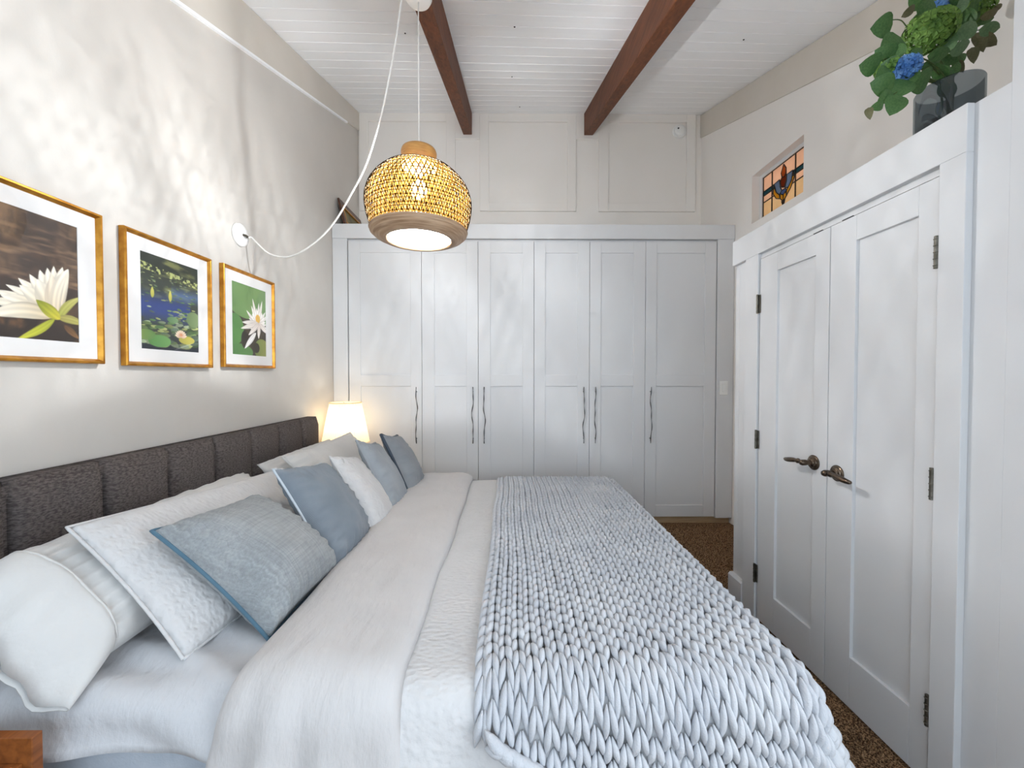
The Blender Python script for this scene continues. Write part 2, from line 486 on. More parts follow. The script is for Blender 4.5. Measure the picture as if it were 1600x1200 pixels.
# ================================================================== WARDROBE
ward = empty('wardrobe', (px_x(830, D1), D1 + .3, 0), 'tall white built-in wardrobe with six shaker panel doors', 'wardrobe')
ztopW = px_z(351, D1); zhd = px_z(373.5, D1); zdt = px_z(377, D1); zdb = px_z(808, D1)
xdl, xdr = px_x(542.5, D1), px_x(1121.5, D1)
cbox('carcass', 'white', ward, XL + .003, XR - .003, D1 + .03, D2 - .024, .09, ztopW - .03, .001)
cbox('top_panel', 'white', ward, XL + .003, XR - .003, D1 + .02, D2 - .024, ztopW - .03, ztopW, .001)
cbox('header', 'white', ward, XL + .003, XR - .003, D1 - .012, D1 + .02, zhd, ztopW, .002)
for xa, xb in ((XL + .003, xdl - .004), (xdr + .004, XR - .003)):
    cbox('stile', 'white', ward, xa, xb, D1 - .006, D1 + .03, px_z(810, D1), zhd, .002)
cbox('plinth', 'plinth', ward, XL + .003, XR - .003, D1 + .035, D1 + .06, 0, px_z(808, D1), .001)
zu1, zu0, zl1, zl0 = px_z(395, D1), px_z(586, D1), px_z(603.5, D1), px_z(790, D1)
W_E = [543, 658, 746.8, 834.5, 922, 1009.8, 1121]
W_P = [(561.5, 640.5), (678, 728.5), (766, 816.8), (852.4, 903.2), (940, 991), (1027.4, 1103)]
W_H = [650, 738.6, 756.3, 912.6, 930.8, 1018]
for i in range(6):
    x0, x1 = px_x(W_E[i], D1) + .0016, px_x(W_E[i + 1], D1) - .0016
    p0, p1 = px_x(W_P[i][0], D1), px_x(W_P[i][1], D1)
    d = MB()
    for xa, xb, za, zb in ((x0, p0, zdb, zdt), (p1, x1, zdb, zdt), (p0, p1, zu1, zdt), (p0, p1, zl1, zu0), (p0, p1, zdb, zl0)):
        d.box(xa, xb, D1, D1 + .02, za, zb)
    bm = bmesh.new()
    do = d.build('door', 'white', ward, bevel=.0016)
    cbox('door_panel', 'white', do, p0, p1, D1 + .009, D1 + .02, zu0, zu1, 0)
    cbox('door_panel', 'white', do, p0, p1, D1 + .009, D1 + .02, zl0, zl1, 0)
    hx = px_x(W_H[i], D1); z0, z1 = px_z(692, D1), px_z(604.5, D1)
    sg = 1 if i % 2 else -1
    pts = []
    for k in range(25):
        t = k / 24
        wob = .007 * math.sin(t * 7.5 + i) * math.sin(PI * t) + .004 * math.sin(t * 17 + 2 * i) * math.sin(PI * t)
        pts.append((hx + sg * wob, D1 - .026 - .004 * math.sin(t * 9 + i), z0 + (z1 - z0) * t))
    h = MB().tube(pts, [.0036 + .0012 * math.sin(k * 1.3 + i) for k in range(25)], 8)
    for k in (2, 22):
        h.tube([pts[k], (pts[k][0], D1 + .002, pts[k][2])], .004, 8)
    h.build('handle', 'nickel', do, smooth=True)

# light switch on the wardrobe's right stile
sw = empty('light_switch', (px_x(1133, D1), D1 - .006, px_z(606, D1)), 'white rocker light switch beside the wardrobe doors', 'switch')
sx, sz = sw.location.x, sw.location.z
cbox('plate', 'plastic', sw, sx - .034, sx + .034, D1 - .013, D1 - .006, sz - .058, sz + .058, .002)
cbox('rocker', 'plastic', sw, sx - .016, sx + .016, D1 - .018, D1 - .012, sz - .033, sz + .033, .002)

# smoke detector
c = onY(1061, 206, D2 - .006)
sd = empty('smoke_detector', c, 'round white smoke detector on the taupe wall panel', 'smoke detector')
R90 = lambda x, y, z: (c.x + x, c.y - z, c.z + y)
MB().lathe([(0, 0), (.066, 0), (.066, .012), (.062, .018), (0, .018)], n=36, T=R90).build('base', 'plastic', sd, smooth=True, bevel=.001)
MB().lathe([(.052, .018), (.050, .030), (.040, .036), (0, .038)], n=36, T=R90).build('cover', 'plastic', sd, smooth=True)
MB().lathe([(.008, .036), (.007, .041), (0, .041)], n=14, T=lambda x, y, z: (c.x - .022 + x, c.y - z, c.z + .012 + y)).build('test_button', 'dark', sd, smooth=True)

# ================================================================== CLOSET DOORS
TC = lambda y, z, w: (XC + .010 - w, y, z)           # w = outward
def cy(px): return onX(px, 700, XC).y
ZH = 1.853                                            # door head
def closet_door(name, y0, y1, pa, pb, ptop, pbot, hinge_y, hand, label):
    root = empty(name, (XC + .03, (y0 + y1) / 2, .012), label, 'door', kind='structure')
    z0, z1 = .014, ZH - .014
    d = MB()
    for ya, yb, za, zb in ((y0, pa, z0, z1), (pb, y1, z0, z1), (pa, pb, ptop, z1), (pa, pb, z0, pbot)):
        d.box(XC + .010, XC + .045, ya, yb, za, zb)
    d.build('door_frame', 'white', root, bevel=.0016)
    cbox('door_panel', 'white', root, XC + .022, XC + .040, pa, pb, pbot, ptop, 0)
    for hz in (.245, .93, 1.615):
        h = MB()
        if hinge_y > y0 + .1:   # far hinge
            h.box(XC + .002, XC + .008, hinge_y - .012, hinge_y + .016, hz - .045, hz + .045)
            h.tube([(XC - .001, hinge_y + .002, hz - .048), (XC - .001, hinge_y + .002, hz + .048)], .0055, 10)
        else:
            h.tube([(XC + .000, hinge_y, hz - .048), (XC + .000, hinge_y, hz + .048)], .0055, 10)
            h.box(XC + .002, XC + .008, hinge_y - .006, hinge_y + .006, hz - .045, hz + .045)
        for k in range(-2, 3):
            h.tube([(XC - .0012, hinge_y + (.002 if hinge_y > y0 + .1 else 0), hz + k * .0192 - .0012), (XC - .0012, hinge_y + (.002 if hinge_y > y0 + .1 else 0), hz + k * .0192 + .0012)], .0063, 10)
        h.build('hinge', 'hinge', root, bevel=.0006, seg=1)
    # lever handle
    hy, hz = hand[0], hand[1]
    dr = hand[2]
    LT = lambda x, y, z: (XC + .010 - z, hy + x, hz + y)
    hd = MB().lathe([(0, 0), (.031, 0), (.031, .004), (.027, .007), (.025, .007), (.023, .012), (.017, .013), (.014, .018), (0, .018)], n=32, T=LT).build('lever_handle', 'bronze', root, smooth=True, bevel=.0008)
    tag(hd, 'antique bronze lever handle')
    MB().lathe([(.0115, .016), (.0105, .03), (.0125, .036), (.0125, .050), (.009, .058), (0, .059)], n=20, T=LT).build('neck', 'bronze', hd, smooth=True)
    pts = []; rs = []
    for k in range(15):
        t = k / 14
        pts.append((XC + .010 - .045 - .004 * math.sin(t * PI), hy + dr * (.004 + .108 * t), hz + .003 * math.sin(t * 5) - .004 * t))
        rs.append((.0085 if t < .15 else .0115 if t < .24 else .0065 + .0042 * math.sin((t - .24) / .76 * PI) ** .8 if t < .93 else .0055))
    MB().tube(pts, rs, 14).build('lever', 'bronze', hd, smooth=True)
    return root
yL0, yL1 = cy(1288.6) + .0016, 2.006
yR0, yR1 = 1.172, cy(1288.6) - .0016
lp = [onX(1209, 423, XC), onX(1254, 972, XC), onX(1205, 935, XC)]
rp = [onX(1329, 377, XC), onX(1401, 1095, XC), onX(1323, 1027, XC)]
hl, hr = onX(1271, 724, XC), onX(1304.5, 738, XC)
closet_door('door_1', yL0, yL1, lp[1].y - .03, lp[2].y, lp[0].z, lp[2].z, yL1 + .002, (hl.y + .01, .892, 1), 'white panelled closet door hinged beside the wardrobe')
closet_door('door_2', yR0, yR1, rp[1].y - .03, rp[2].y, rp[0].z, rp[2].z, yR0 - .003, (hr.y, .876, -1), 'white panelled closet door hinged beside the full height wall')
# casings and header
for i, (a, bb, za, zb, lab) in enumerate(((2.012, 2.118, 0, 1.868, 'white door casing beside the wardrobe end'), (1.096, 1.165, 0, 1.868, 'white door casing beside the full height wall'), (1.096, 2.241, 1.868, 2.001, 'white header board over the closet doors'))):
    o = cbox('trim_%d' % (3 + i), 'white', None, XC, XW, a, bb, za, zb, .002)
    tag(o, lab, 'trim', kind='structure')
tag(bpy.data.objects['trim_1'], kind='structure'); tag(bpy.data.objects['trim_2'], kind='structure')
bb_ = MB().prism([(XC - .004, 0), (XW, 0), (XW, .137), (XC + .006, .137), (XC - .004, .127)], 2.119, 2.245, lambda x, z, y: (x, y, z))
tag(bb_.build('baseboard_right', 'white'), 'short white baseboard at the closet corner', 'baseboard', kind='structure')
o = cbox('trim_6', 'white', None, XC + .016, XC + .06, 1.166, 2.011, 1.843, 1.853, .0008)
tag(o, 'white door stop strip under the closet header', 'trim', kind='structure')
for ya in (cy(1268), cy(1313)):
    pl = cbox('strike_plate', 'dark', o, XC + .013, XC + .05, ya - .024, ya + .024, 1.8405, 1.8445, 0)

# ================================================================== STAINED GLASS WINDOW
wn = empty('window_1', (XR + .08, (WY0 + WY1) / 2, WZ0), 'small stained glass window with a flower design in a white recess', 'window', kind='structure')
GX = XR + .075
fw = .024
f = MB()
for ya, yb, za, zb in ((WY0, WY0 + fw, WZ0, WZ1), (WY1 - fw, WY1, WZ0, WZ1), (WY0 + fw, WY1 - fw, WZ1 - fw, WZ1), (WY0 + fw, WY1 - fw, WZ0, WZ0 + fw)):
    f.box(GX - .016, GX + .03, ya, yb, za, zb)
f.build('window_frame', 'white', wn, bevel=.002)
gy0, gy1, gz0, gz1 = WY0 + fw, WY1 - fw, WZ0 + fw, WZ1 - fw
GW, GH = gy1 - gy0, gz1 - gz0
def gp(u, v): return (gy1 - u * GW, gz1 - v * GH)     # u: far -> near, v: top -> bottom
def glass_poly(P, c, w=0.0, name='pane'):
    MB().prism([gp(u, v) for u, v in P], GX - w, GX + .004 - w, lambda y, z, x: (x, y, z)).build(name, plain(c), wn)
PE, PE2, TE, YE, BL, RD, OR = (232, 196, 168), (226, 196, 156), (64, 100, 104), (232, 176, 54), (138, 160, 190), (140, 62, 36), (196, 100, 48)
us = [0, .21, .70, 1]
vh = [.34, .44, .58]
for i in range(3):
    glass_poly([(us[i], 0), (us[i + 1], 0), (us[i + 1], .34), (us[i], .34)], PE)
    glass_poly([(us[i], .34), (us[i + 1], .34), (us[i + 1], .44), (us[i], .44)], TE)
    glass_poly([(us[i], .44), (us[i + 1], .44), (us[i + 1], .60), (us[i], .60)], PE)
    glass_poly([(us[i], .60), (us[i + 1], .60), (us[i + 1], 1), (us[i], 1)], PE2)
fl = {
    'bud': ([(.54, .04), (.60, .16), (.60, .27), (.56, .33), (.50, .30), (.48, .2)], OR),
    'bud2': ([(.56, .33), (.60, .27), (.62, .42), (.56, .56), (.48, .52), (.46, .38), (.50, .30)], RD),
    'petL': ([(.30, .34), (.44, .32), (.46, .50), (.50, .60), (.44, .66), (.36, .56)], BL),
    'petR': ([(.62, .32), (.76, .32), (.74, .52), (.66, .62), (.58, .60), (.62, .46)], BL),
    'low': ([(.50, .60), (.58, .60), (.62, .66), (.54, .72), (.46, .66)], (96, 116, 168)),
    'yl': ([(.29, .38), (.36, .56), (.44, .66), (.46, .76), (.36, .70), (.28, .55)], YE),
    'yr': ([(.77, .36), (.80, .48), (.72, .66), (.62, .78), (.60, .70), (.68, .60), (.74, .5)], YE),
    'yb': ([(.46, .66), (.54, .72), (.54, .86), (.46, .76)], YE),
    'yb2': ([(.54, .72), (.62, .66), (.62, .78), (.54, .86)], YE),
    'tip': ([(.50, .84), (.54, .86), (.58, .82), (.54, .99)], (70, 46, 30)),
}
fl = {k: ([(u * .85, v) for u, v in P], c_) for k, (P, c_) in fl.items()}
lead = MB()
def came(P, closed=False, r=.0042):
    pts = [(GX - .003, *gp(u, v)) for u, v in P]
    if closed: pts.append(pts[0])
    for a, c_ in zip(pts, pts[1:]): lead.tube([a, c_], r, 6)
for k, (P, c_) in fl.items():
    glass_poly(P, c_, .003); came(P, True, .0036)
for u in us: came([(u, 0), (u, 1)], r=.0046)
for v in (0, 1): came([(0, v), (1, v)])
for v in (.34, .44, .60):
    came([(0, v), (.255, v)]); came([(.646, v), (1, v)])
lead.build('lead_cames', 'lead', wn, smooth=True)

# ================================================================== FRAMED PHOTOGRAPHS
PW, PH = .29, .385
class Paint:
    def __init__(s, nx, ny, y0, zt, X):
        s.nx, s.ny, s.y0, s.zt, s.X = nx, ny, y0, zt, X
        s.u, s.v = np.meshgrid(np.linspace(0, 1, nx), np.linspace(0, 1, ny))
        s.x = s.u * PW; s.y = s.v * PH
        s.c = np.zeros((ny, nx, 3))
    def uv(s, px, py):
        p = onX(px, py, s.X); return np.array([p.y - s.y0, s.zt - p.z])
    def fbm(s, sx, sy, seed=0, oct=4):
        out = np.zeros_like(s.u); a = 1; tot = 0
        r = np.random.default_rng(seed)
        for o in range(oct):
            gx, gy = max(2, int(sx * 2 ** o)), max(2, int(sy * 2 ** o))
            g = r.random((gy + 2, gx + 2))
            X_, Y_ = s.u * gx, s.v * gy
            i, j = X_.astype(int), Y_.astype(int)
            fx, fy = X_ - i, Y_ - j
            fx, fy = fx * fx * (3 - 2 * fx), fy * fy * (3 - 2 * fy)
            out += a * ((g[j, i] * (1 - fx) + g[j, i + 1] * fx) * (1 - fy) + (g[j + 1, i] * (1 - fx) + g[j + 1, i + 1] * fx) * fy)
            tot += a; a *= .55
        return out / tot
    def mix(s, m, col):
        m = np.clip(m, 0, 1)[..., None]
        s.c = s.c * (1 - m) + np.asarray(col, float) * m
    def petal(s, b, t, wd, c0, c1, bend=0, sharp=1.0):
        b, t = np.asarray(b), np.asarray(t)
        d = t - b; L = np.hypot(*d); d = d / L
        q0, q1 = s.x - b[0], s.y - b[1]
        al = (q0 * d[0] + q1 * d[1]) / L
        ac = -q0 * d[1] + q1 * d[0] - bend * L * np.sin(np.clip(al, 0, 1) * PI)
        a = np.clip(al, 0, 1)
        wdt = wd * np.power(np.sin(PI * np.power(a, .8 * sharp)), .75) + 1e-6
        e = np.abs(ac) / wdt
        m = np.clip((1 - e) * wdt / .0022, 0, 1) * (al > 0) * (al < 1)
        col = np.asarray(c0)[None, None] * (1 - a[..., None]) + np.asarray(c1)[None, None] * a[..., None]
        col = col * (1 - .16 * e[..., None] ** 3) * (1 - .05 * np.sin(ac / wd * 9)[..., None])
        m = m[..., None]
        s.c = s.c * (1 - m) + np.clip(col, 0, 255) * m
    def disc(s, c, rx, ry, col, col2=None, rot=0):
        q0, q1 = s.x - c[0], s.y - c[1]
        a = (q0 * math.cos(rot) + q1 * math.sin(rot)) / rx; d = (-q0 * math.sin(rot) + q1 * math.cos(rot)) / ry
        r = np.hypot(a, d)
        m = np.clip((1 - r) * rx / .0025, 0, 1)[..., None]
        c2 = np.asarray(col2 if col2 is not None else col, float)
        cc = np.asarray(col, float) * (1 - np.clip(.5 + a * .5, 0, 1))[..., None] + c2 * np.clip(.5 + a * .5, 0, 1)[..., None]
        s.c = s.c * (1 - m) + cc * m
    def mesh(s):
        nx, ny = s.nx, s.ny
        V = np.stack([np.full(nx * ny, s.X), s.y0 + s.x.ravel(), s.zt - s.y.ravel()], 1)
        k = np.arange((nx - 1) * (ny - 1)); i, j = k % (nx - 1), k // (nx - 1)
        a = j * nx + i
        F = np.stack([a, a + nx, a + nx + 1, a + 1], 1)
        me = bpy.data.meshes.new('print')
        me.from_pydata(V.tolist(), [], F.tolist())
        cl_ = s.c.reshape(-1, 3) / 255
        l = np.where(cl_ <= .04045, cl_ / 12.92, ((cl_ + .055) / 1.055) ** 2.4)
        at = me.color_attributes.new('print', 'FLOAT_COLOR', 'POINT')
        at.data.foreach_set('color', np.concatenate([l, np.ones((len(l), 1))], 1).ravel())
        return me
XP = XL + .0115
def photo_frame(yc, zc, art, label):
    root = empty('framed_photograph', (XL + .012, yc, zc - .2625), label, 'picture', 'gold framed water lily photographs')
    y0, y1, z0, z1 = yc - .2195, yc + .2195, zc - .2625, zc + .2625
    t = .017
    prof = [(XL + .002, 0), (XL + .002, t), (XL + .014, t), (XL + .020, t * .75), (XL + .026, t * .5), (XL + .026, t * .12), (XL + .022, 0)]
    # four mitred rails
    cor = [(y0, z0), (y1, z0), (y1, z1), (y0, z1)]
    inn = [(1, 1), (-1, 1), (-1, -1), (1, -1)]
    for k in range(4):
        a, b2 = cor[k], cor[(k + 1) % 4]; ia, ib = inn[k], inn[(k + 1) % 4]
        V = [(x, a[0] + ia[0] * d, a[1] + ia[1] * d) for x, d in prof] + [(x, b2[0] + ib[0] * d, b2[1] + ib[1] * d) for x, d in prof]
        n = len(prof)
        F = [tuple(range(n)), tuple(range(2 * n - 1, n - 1, -1))] + [(i, n + i, n + (i + 1) % n, (i + 1) % n) for i in range(n)]
        MB().add(V, F).build('frame_rail', 'gold', root, bevel=.0008, seg=1)
    # mat board with window, bevel cut
    py0, pz1 = yc - PW / 2, zc + PH / 2
    mb = MB()
    for ya, yb, za, zb in ((y0 + t, py0, z0 + t, z1 - t), (py0 + PW, y1 - t, z0 + t, z1 - t), (py0, py0 + PW, pz1, z1 - t), (py0, py0 + PW, z0 + t, pz1 - PH)):
        mb.box(XL + .008, XL + .0135, ya, yb, za, zb)
    mb.build('mat_board', 'mat', root)
    p = Paint(150, 198, py0, pz1, XP)
    art(p)
    link('print', p.mesh(), 'print', root)
    MB().add([(XL + .0155, y, z) for y, z in ((y0 + t - .002, z0 + t - .002), (y1 - t + .002, z0 + t - .002), (y1 - t + .002, z1 - t + .002), (y0 + t - .002, z1 - t + .002))], [(0, 1, 2, 3)]).build('glass_pane', 'pane', root)
    return root
def art_lily_brown(p):
    n1, n2 = p.fbm(3, 5, 1), p.fbm(10, 6, 2)
    p.c[:] = (58, 44, 36)
    p.mix((n1 - .42) * 3.2, (112, 86, 62)); p.mix((n2 - .5) * 2.2, (44, 33, 27))
    st = p.fbm(3, 26, 3, 3); p.mix((st - .55) * 3 * (p.v < .6), (138, 108, 80))
    p.mix((p.v - .62) * 3, (40, 29, 23)); p.mix((p.fbm(9, 9, 5) - .56) * 4 * (p.v > .75), (92, 66, 42))
    B = p.uv(86, 494)
    cr, wh, sh = (214, 196, 168), (247, 240, 224), (200, 182, 150)
    P = lambda x, y: p.uv(x, y)
    for x, y, wd, bend in ((-14, 452, .014, .05), (8, 444, .014, .06), (28, 434, .017, .05), (46, 428, .018, .02), (62, 421, .018, 0), (74, 418, .017, 0), (84, 415, .015, 0), (98, 417, .017, -.03), (107, 420, .020, -.06)):
        p.petal(B, P(x, y), wd * 1.35, cr, wh, bend)
    for x, y, wd, bend in ((-26, 468, .016, .06), (0, 461, .018, .06), (30, 445, .022, .04), (58, 436, .026, .02), (-20, 492, .020, .1)):
        p.petal(B, P(x, y), wd * 1.3, sh, wh, bend)
    p.petal(B, P(82, 428), .023, cr, (238, 224, 204), -.03, .9)
    p.petal(B, P(104, 424), .018, cr, wh, -.08)
    p.petal(P(90, 500), P(128, 464), .014, (150, 152, 66), (196, 188, 110), -.08)
    p.petal(P(90, 496), P(134, 508), .015, (150, 142, 76), (178, 172, 92), -.05)
    p.petal(P(94, 499), P(56, 468), .020, (196, 184, 56), (128, 138, 34), 0)
    p.petal(P(86, 498), P(24, 531), .013, (150, 156, 40), (206, 204, 62), -.05)
    p.petal(P(100, 508), P(124, 530), .012, (84, 58, 34), (128, 92, 54))
def art_pond(p):
    n1 = p.fbm(4, 18, 11, 4)
    p.c[:] = (38, 44, 34)
    p.mix((p.v - .14) * 6, (52, 58, 50)); p.mix((n1 - .5) * 4 * (p.v < .45), (110, 112, 66))
    p.mix((1 - np.abs(p.v - .55) / .2) * 1.3 * (p.u < .85) * (p.fbm(3, 8, 4) > .42), (44, 62, 118))
    p.mix((1 - np.abs(p.v - .36) / .1) * (p.u > .5) * .7, (80, 108, 160))
    p.mix((p.v - .8) * 5, (30, 34, 46))
    r = np.random.default_rng(5)
    p.mix(((p.fbm(30, 40, 8, 2) - .5) * 9) * (np.abs(p.v - .13 - .08 * p.u) < .035), (170, 176, 110))
    for k in range(250):
        v = .2 + .75 * r.random() ** .8; u = r.random()
        if .42 < v < .68 and u < .55 and r.random() < .8: continue
        sz = .004 + .016 * v ** 2 * r.uniform(.5, 1.2)
        g = np.array([(104, 124, 74), (70, 98, 56), (140, 146, 92), (84, 100, 84), (128, 140, 112)][r.integers(5)]) * r.uniform(.7, 1.15)
        p.disc((u * PW, v * PH), sz * 1.7, sz * (.25 + .35 * v), g, g * 1.15, r.uniform(-.2, .2))
    for x, y, rx, ry, c1, c2 in ((250, 533, .055, .026, (78, 128, 66), (112, 160, 92)), (228, 522, .045, .022, (120, 140, 66), (92, 130, 70)), (302, 500, .04, .036, (96, 118, 76), (128, 146, 100)), (292, 532, .045, .018, (170, 160, 66), (196, 186, 88)), (270, 500, .03, .014, (86, 120, 80), (120, 150, 104))):
        p.disc(p.uv(x, y), rx, ry, c1, c2)
    B = p.uv(283, 527)
    for a in np.linspace(-2.9, -.25, 9):
        p.petal(B, (B[0] + .034 * math.cos(a), B[1] + .034 * math.sin(a)), .009, (214, 172, 150), (240, 222, 196))
    p.disc((B[0], B[1] - .010), .010, .008, (214, 150, 110))
    for x, y in ((238, 455), (266, 462)):
        p.petal(p.uv(x, y + 10), p.uv(x, y - 8), .010, (170, 164, 70), (206, 198, 96))
    p.petal(p.uv(270, 548), p.uv(306, 535), .002, (190, 190, 190), (214, 214, 214))
def art_lily_green(p):
    n = p.fbm(5, 6, 21)
    p.c[:] = (60, 52, 40)
    p.mix((n - .5) * 3, (84, 74, 54))
    p.disc((.12, .03), .20, .155, (100, 136, 78), (124, 152, 94)); p.disc((.02, .25), .075, .085, (74, 122, 62), (92, 136, 72))
    p.disc((.28, .10), .08, .10, (112, 144, 92), (130, 156, 106)); p.mix((p.fbm(12, 3, 9) - .58) * 2 * (p.v < .35), (84, 120, 66))
    p.disc((.06, .37), .11, .045, (70, 116, 60), (94, 134, 74)); p.disc((.25, .345), .07, .06, (112, 128, 66), (150, 150, 82))
    p.disc((.10, .30), .030, .05, (46, 40, 30)); p.disc((.20, .34), .03, .03, (52, 46, 32))
    B = p.uv(403, 508)
    wh, pk = (240, 236, 230), (214, 200, 190)
    for k, a in enumerate(np.linspace(-3.5, .1, 17)):
        L = .085 + .035 * math.sin(k * 2.1) + .045 * max(0, math.sin(-a))
        p.petal(B, (B[0] + L * .85 * math.cos(a), B[1] + L * math.sin(a)), .013, pk, wh, .04 * math.cos(a))
    for a in np.linspace(-2.9, -.3, 9):
        p.petal(B, (B[0] + .075 * math.cos(a), B[1] + .085 * math.sin(a)), .014, pk, (250, 247, 242))
    p.disc((B[0], B[1] - .035), .022, .026, (214, 164, 74), (230, 190, 100))
    for x, y in ((378, 503), (376, 513), (388, 524), (404, 530), (418, 522)):
        p.petal(p.uv(405, 506), p.uv(x, y), .016, pk, wh)
    p.petal(p.uv(400, 520), p.uv(382, 545), .018, (232, 228, 224), (246, 243, 240))
photo_frame(1.2115, 1.556, art_lily_brown, 'gold framed photo of one large white water lily on brown water')
photo_frame(1.7290, 1.553, art_pond, 'gold framed photo of a blue pond covered in lily pads')
photo_frame(2.2470, 1.560, art_lily_green, 'gold framed photo of a white lily beside big green leaves')

# small old picture standing on the wardrobe against the left wall
sp = empty('small_framed_picture', (XL + .05, 3.638, ztopW), 'small dark wood framed picture leaning on the wall atop the wardrobe', 'picture')
lean = math.atan(.06 / .25)
def SPT(y, z, w):       # z along the leaning board, w outward
    return (XL + .072 - z * math.sin(lean) + w * math.cos(lean), y, ztopW + .003 + z * math.cos(lean) + w * math.sin(lean))
sy0, sy1, sh_ = 3.39, 3.885, .247
for ya, yb, za, zb in ((sy0, sy0 + .05, 0, sh_), (sy1 - .05, sy1, 0, sh_), (sy0 + .05, sy1 - .05, sh_ - .05, sh_), (sy0 + .05, sy1 - .05, 0, .05)):
    MB().prism([(ya, za), (yb, za), (yb, zb), (ya, zb)], 0, .018, SPT).build('frame_rail', 'dkframe', sp, bevel=.004)
f = MB()
for ya, yb, za, zb in ((sy0 + .044, sy0 + .062, .044, sh_ - .044), (sy1 - .062, sy1 - .044, .044, sh_ - .044), (sy0 + .062, sy1 - .062, sh_ - .062, sh_ - .044), (sy0 + .062, sy1 - .062, .044, .062)):
    f.prism([(ya, za), (yb, za), (yb, zb), (ya, zb)], .004, .020, SPT)
f.build('gilt_slip', 'gold', sp, bevel=.002)
MT['oil'] = M('old_painting', rgb(120, 110, 58), .5).vary(rgb(84, 74, 40), 16).m
MB().prism([(sy0 + .05, .05), (sy1 - .05, .05), (sy1 - .05, sh_ - .05), (sy0 + .05, sh_ - .05)], .004, .009, SPT).build('painting', 'oil', sp)

# ================================================================== PENDANT LAMP
LD = 1.79
lc = onY(655, 320, LD)
LX, LY = lc.x, LD
zr = lambda py: onY(655, py, LD).z
z_top, z_collar, z_band, z_bot = 2.252, 2.184, 1.898, 1.856
beam_z = ceil_z(LX, LY) - .205
pend = empty('pendant_lamp', (LX, LY, z_bot), 'woven bamboo pendant lamp with a brown coiled rim hanging from the beam', 'lamp')
ZB0, ZB1 = z_collar - .002, z_band - .004
# silhouette of the woven body, top to bottom (share of height, radius), walked by arc length
_pt = np.array([(0, .076), (.05, .116), (.12, .154), (.22, .186), (.36, .213), (.50, .227), (.64, .229), (.80, .221), (.92, .211), (1, .205)])
_zz = ZB0 + (ZB1 - ZB0) * _pt[:, 0]
_al = np.concatenate([[0], np.cumsum(np.hypot(np.diff(_zz), np.diff(_pt[:, 1])))]); _al /= _al[-1]
def bp(t, th, off=0):
    t = min(1, max(0, t))
    r = float(np.interp(t, _al, _pt[:, 1])) + off
    return (LX + r * math.cos(th), LY + r * math.sin(th), float(np.interp(t, _al, _zz)) + off * .5)
strips = MB()
NS, NT = 64, 22
for fam in (1, -1):
    off = .0012 * fam
    for k in range(NS):
        V = []; F = []
        th0 = 2 * PI * k / NS
        for i in range(NT + 1):
            t = i / NT
            th = th0 + fam * t * .62 + .02 * math.sin(9 * t + k)
            hw = .165 * 2 * PI / NS
            o = off + .0012 * math.sin(i * 2.2 + k * PI)
            V += [bp(t, th - hw, o), bp(t, th + hw, o)]
        F = [(2 * i, 2 * i + 1, 2 * i + 3, 2 * i + 2) for i in range(NT)]
        strips.add(V, F)
for j in range(13):
    t = (j + .5) / 13
    V = []; n = 72
    for k in range(n):
        th = 2 * PI * k / n
        V += [bp(t - .008, th, .0005), bp(t + .008, th, .0005)]
    strips.add(V, [(2 * k, 2 * k + 1, (2 * k + 3) % (2 * n), (2 * k + 2) % (2 * n)) for k in range(n)])
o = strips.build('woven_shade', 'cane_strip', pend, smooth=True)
lines = MB()
for fam in (1, -1):
    for k in range(NS):
        th0 = 2 * PI * (k + .5) / NS
        pts = [bp(i / 16, th0 + fam * i / 16 * .62 + .02 * math.sin(9 * i / 16 + k), .0032) for i in range(17)]
        lines.tube(pts, [.0003 + .0011 * (math.hypot(p[0] - LX, p[1] - LY) / .23) ** 1.5 for p in pts], 4, False)
for j in range(14):
    t = (j + .02) / 13
    lines.tube([bp(min(1, t), 2 * PI * k / 60, .0035) for k in range(61)], .0014, 4, False)
lines.build('cane_binding', 'cane', pend, smooth=True)
col = [(.062, z_top - LZ) for LZ in (0,)]
MB().lathe([(.066, z_top - .002), (.074, z_top), (.078, z_top - .012), (.076, z_top - .036), (.078, z_collar - .006), (.070, z_collar - .006), (.068, z_top - .012)], (LX, LY, 0), 40, True).build('collar', 'bamboo', pend, smooth=True)
hb = z_band - z_bot
prof = []
for k in range(13):
    a = k / 12
    r = .212 - .052 * a ** 2.4 + .003 * math.sin(a * 22)
    prof.append((r, z_band - hb * a))
prof += [(.142, z_bot - .003), (.138, z_bot + .006), (.150, z_bot + .018), (.192, z_band - .012), (.202, z_band)]
MB().lathe(prof, (LX, LY, 0), 56, True).build('rim_band', 'ring', pend, smooth=True)
MB().lathe([(.1385, z_bot + .010), (.135, z_bot + .006), (.07, z_bot + .005), (0, z_bot + .005)], (LX, LY, 0), 40).build('diffuser', 'diffuser', pend, smooth=True)
sock = MB().lathe([(0, z_top - .005), (.02, z_top - .005), (.022, z_top - .05), (.022, z_top - .10), (0, z_top - .10)], (LX, LY, 0), 20).build('socket', 'plastic', pend, smooth=True)
MB().lathe([(.060, z_top - .016), (.0, z_top - .016), (0, z_top - .012), (.068, z_top - .012)], (LX, LY, 0), 24).build('top_plate', 'bamboo', pend)
zb_ = z_top - .175
MB().lathe([(.013, zb_ + .055), (.014, zb_ + .04), (.03, zb_ + .02), (.036, zb_), (.03, zb_ - .022), (.015, zb_ - .034), (0, zb_ - .036)], (LX, LY, 0), 24).build('bulb', 'bulb', pend, smooth=True)
can_z = beam_z
MB().lathe([(0, can_z), (.060, can_z), (.060, can_z - .010), (.052, can_z - .026), (.02, can_z - .034), (0, can_z - .034)], (LX, LY, 0), 36).build('canopy', 'plastic', pend, smooth=True, bevel=.001)
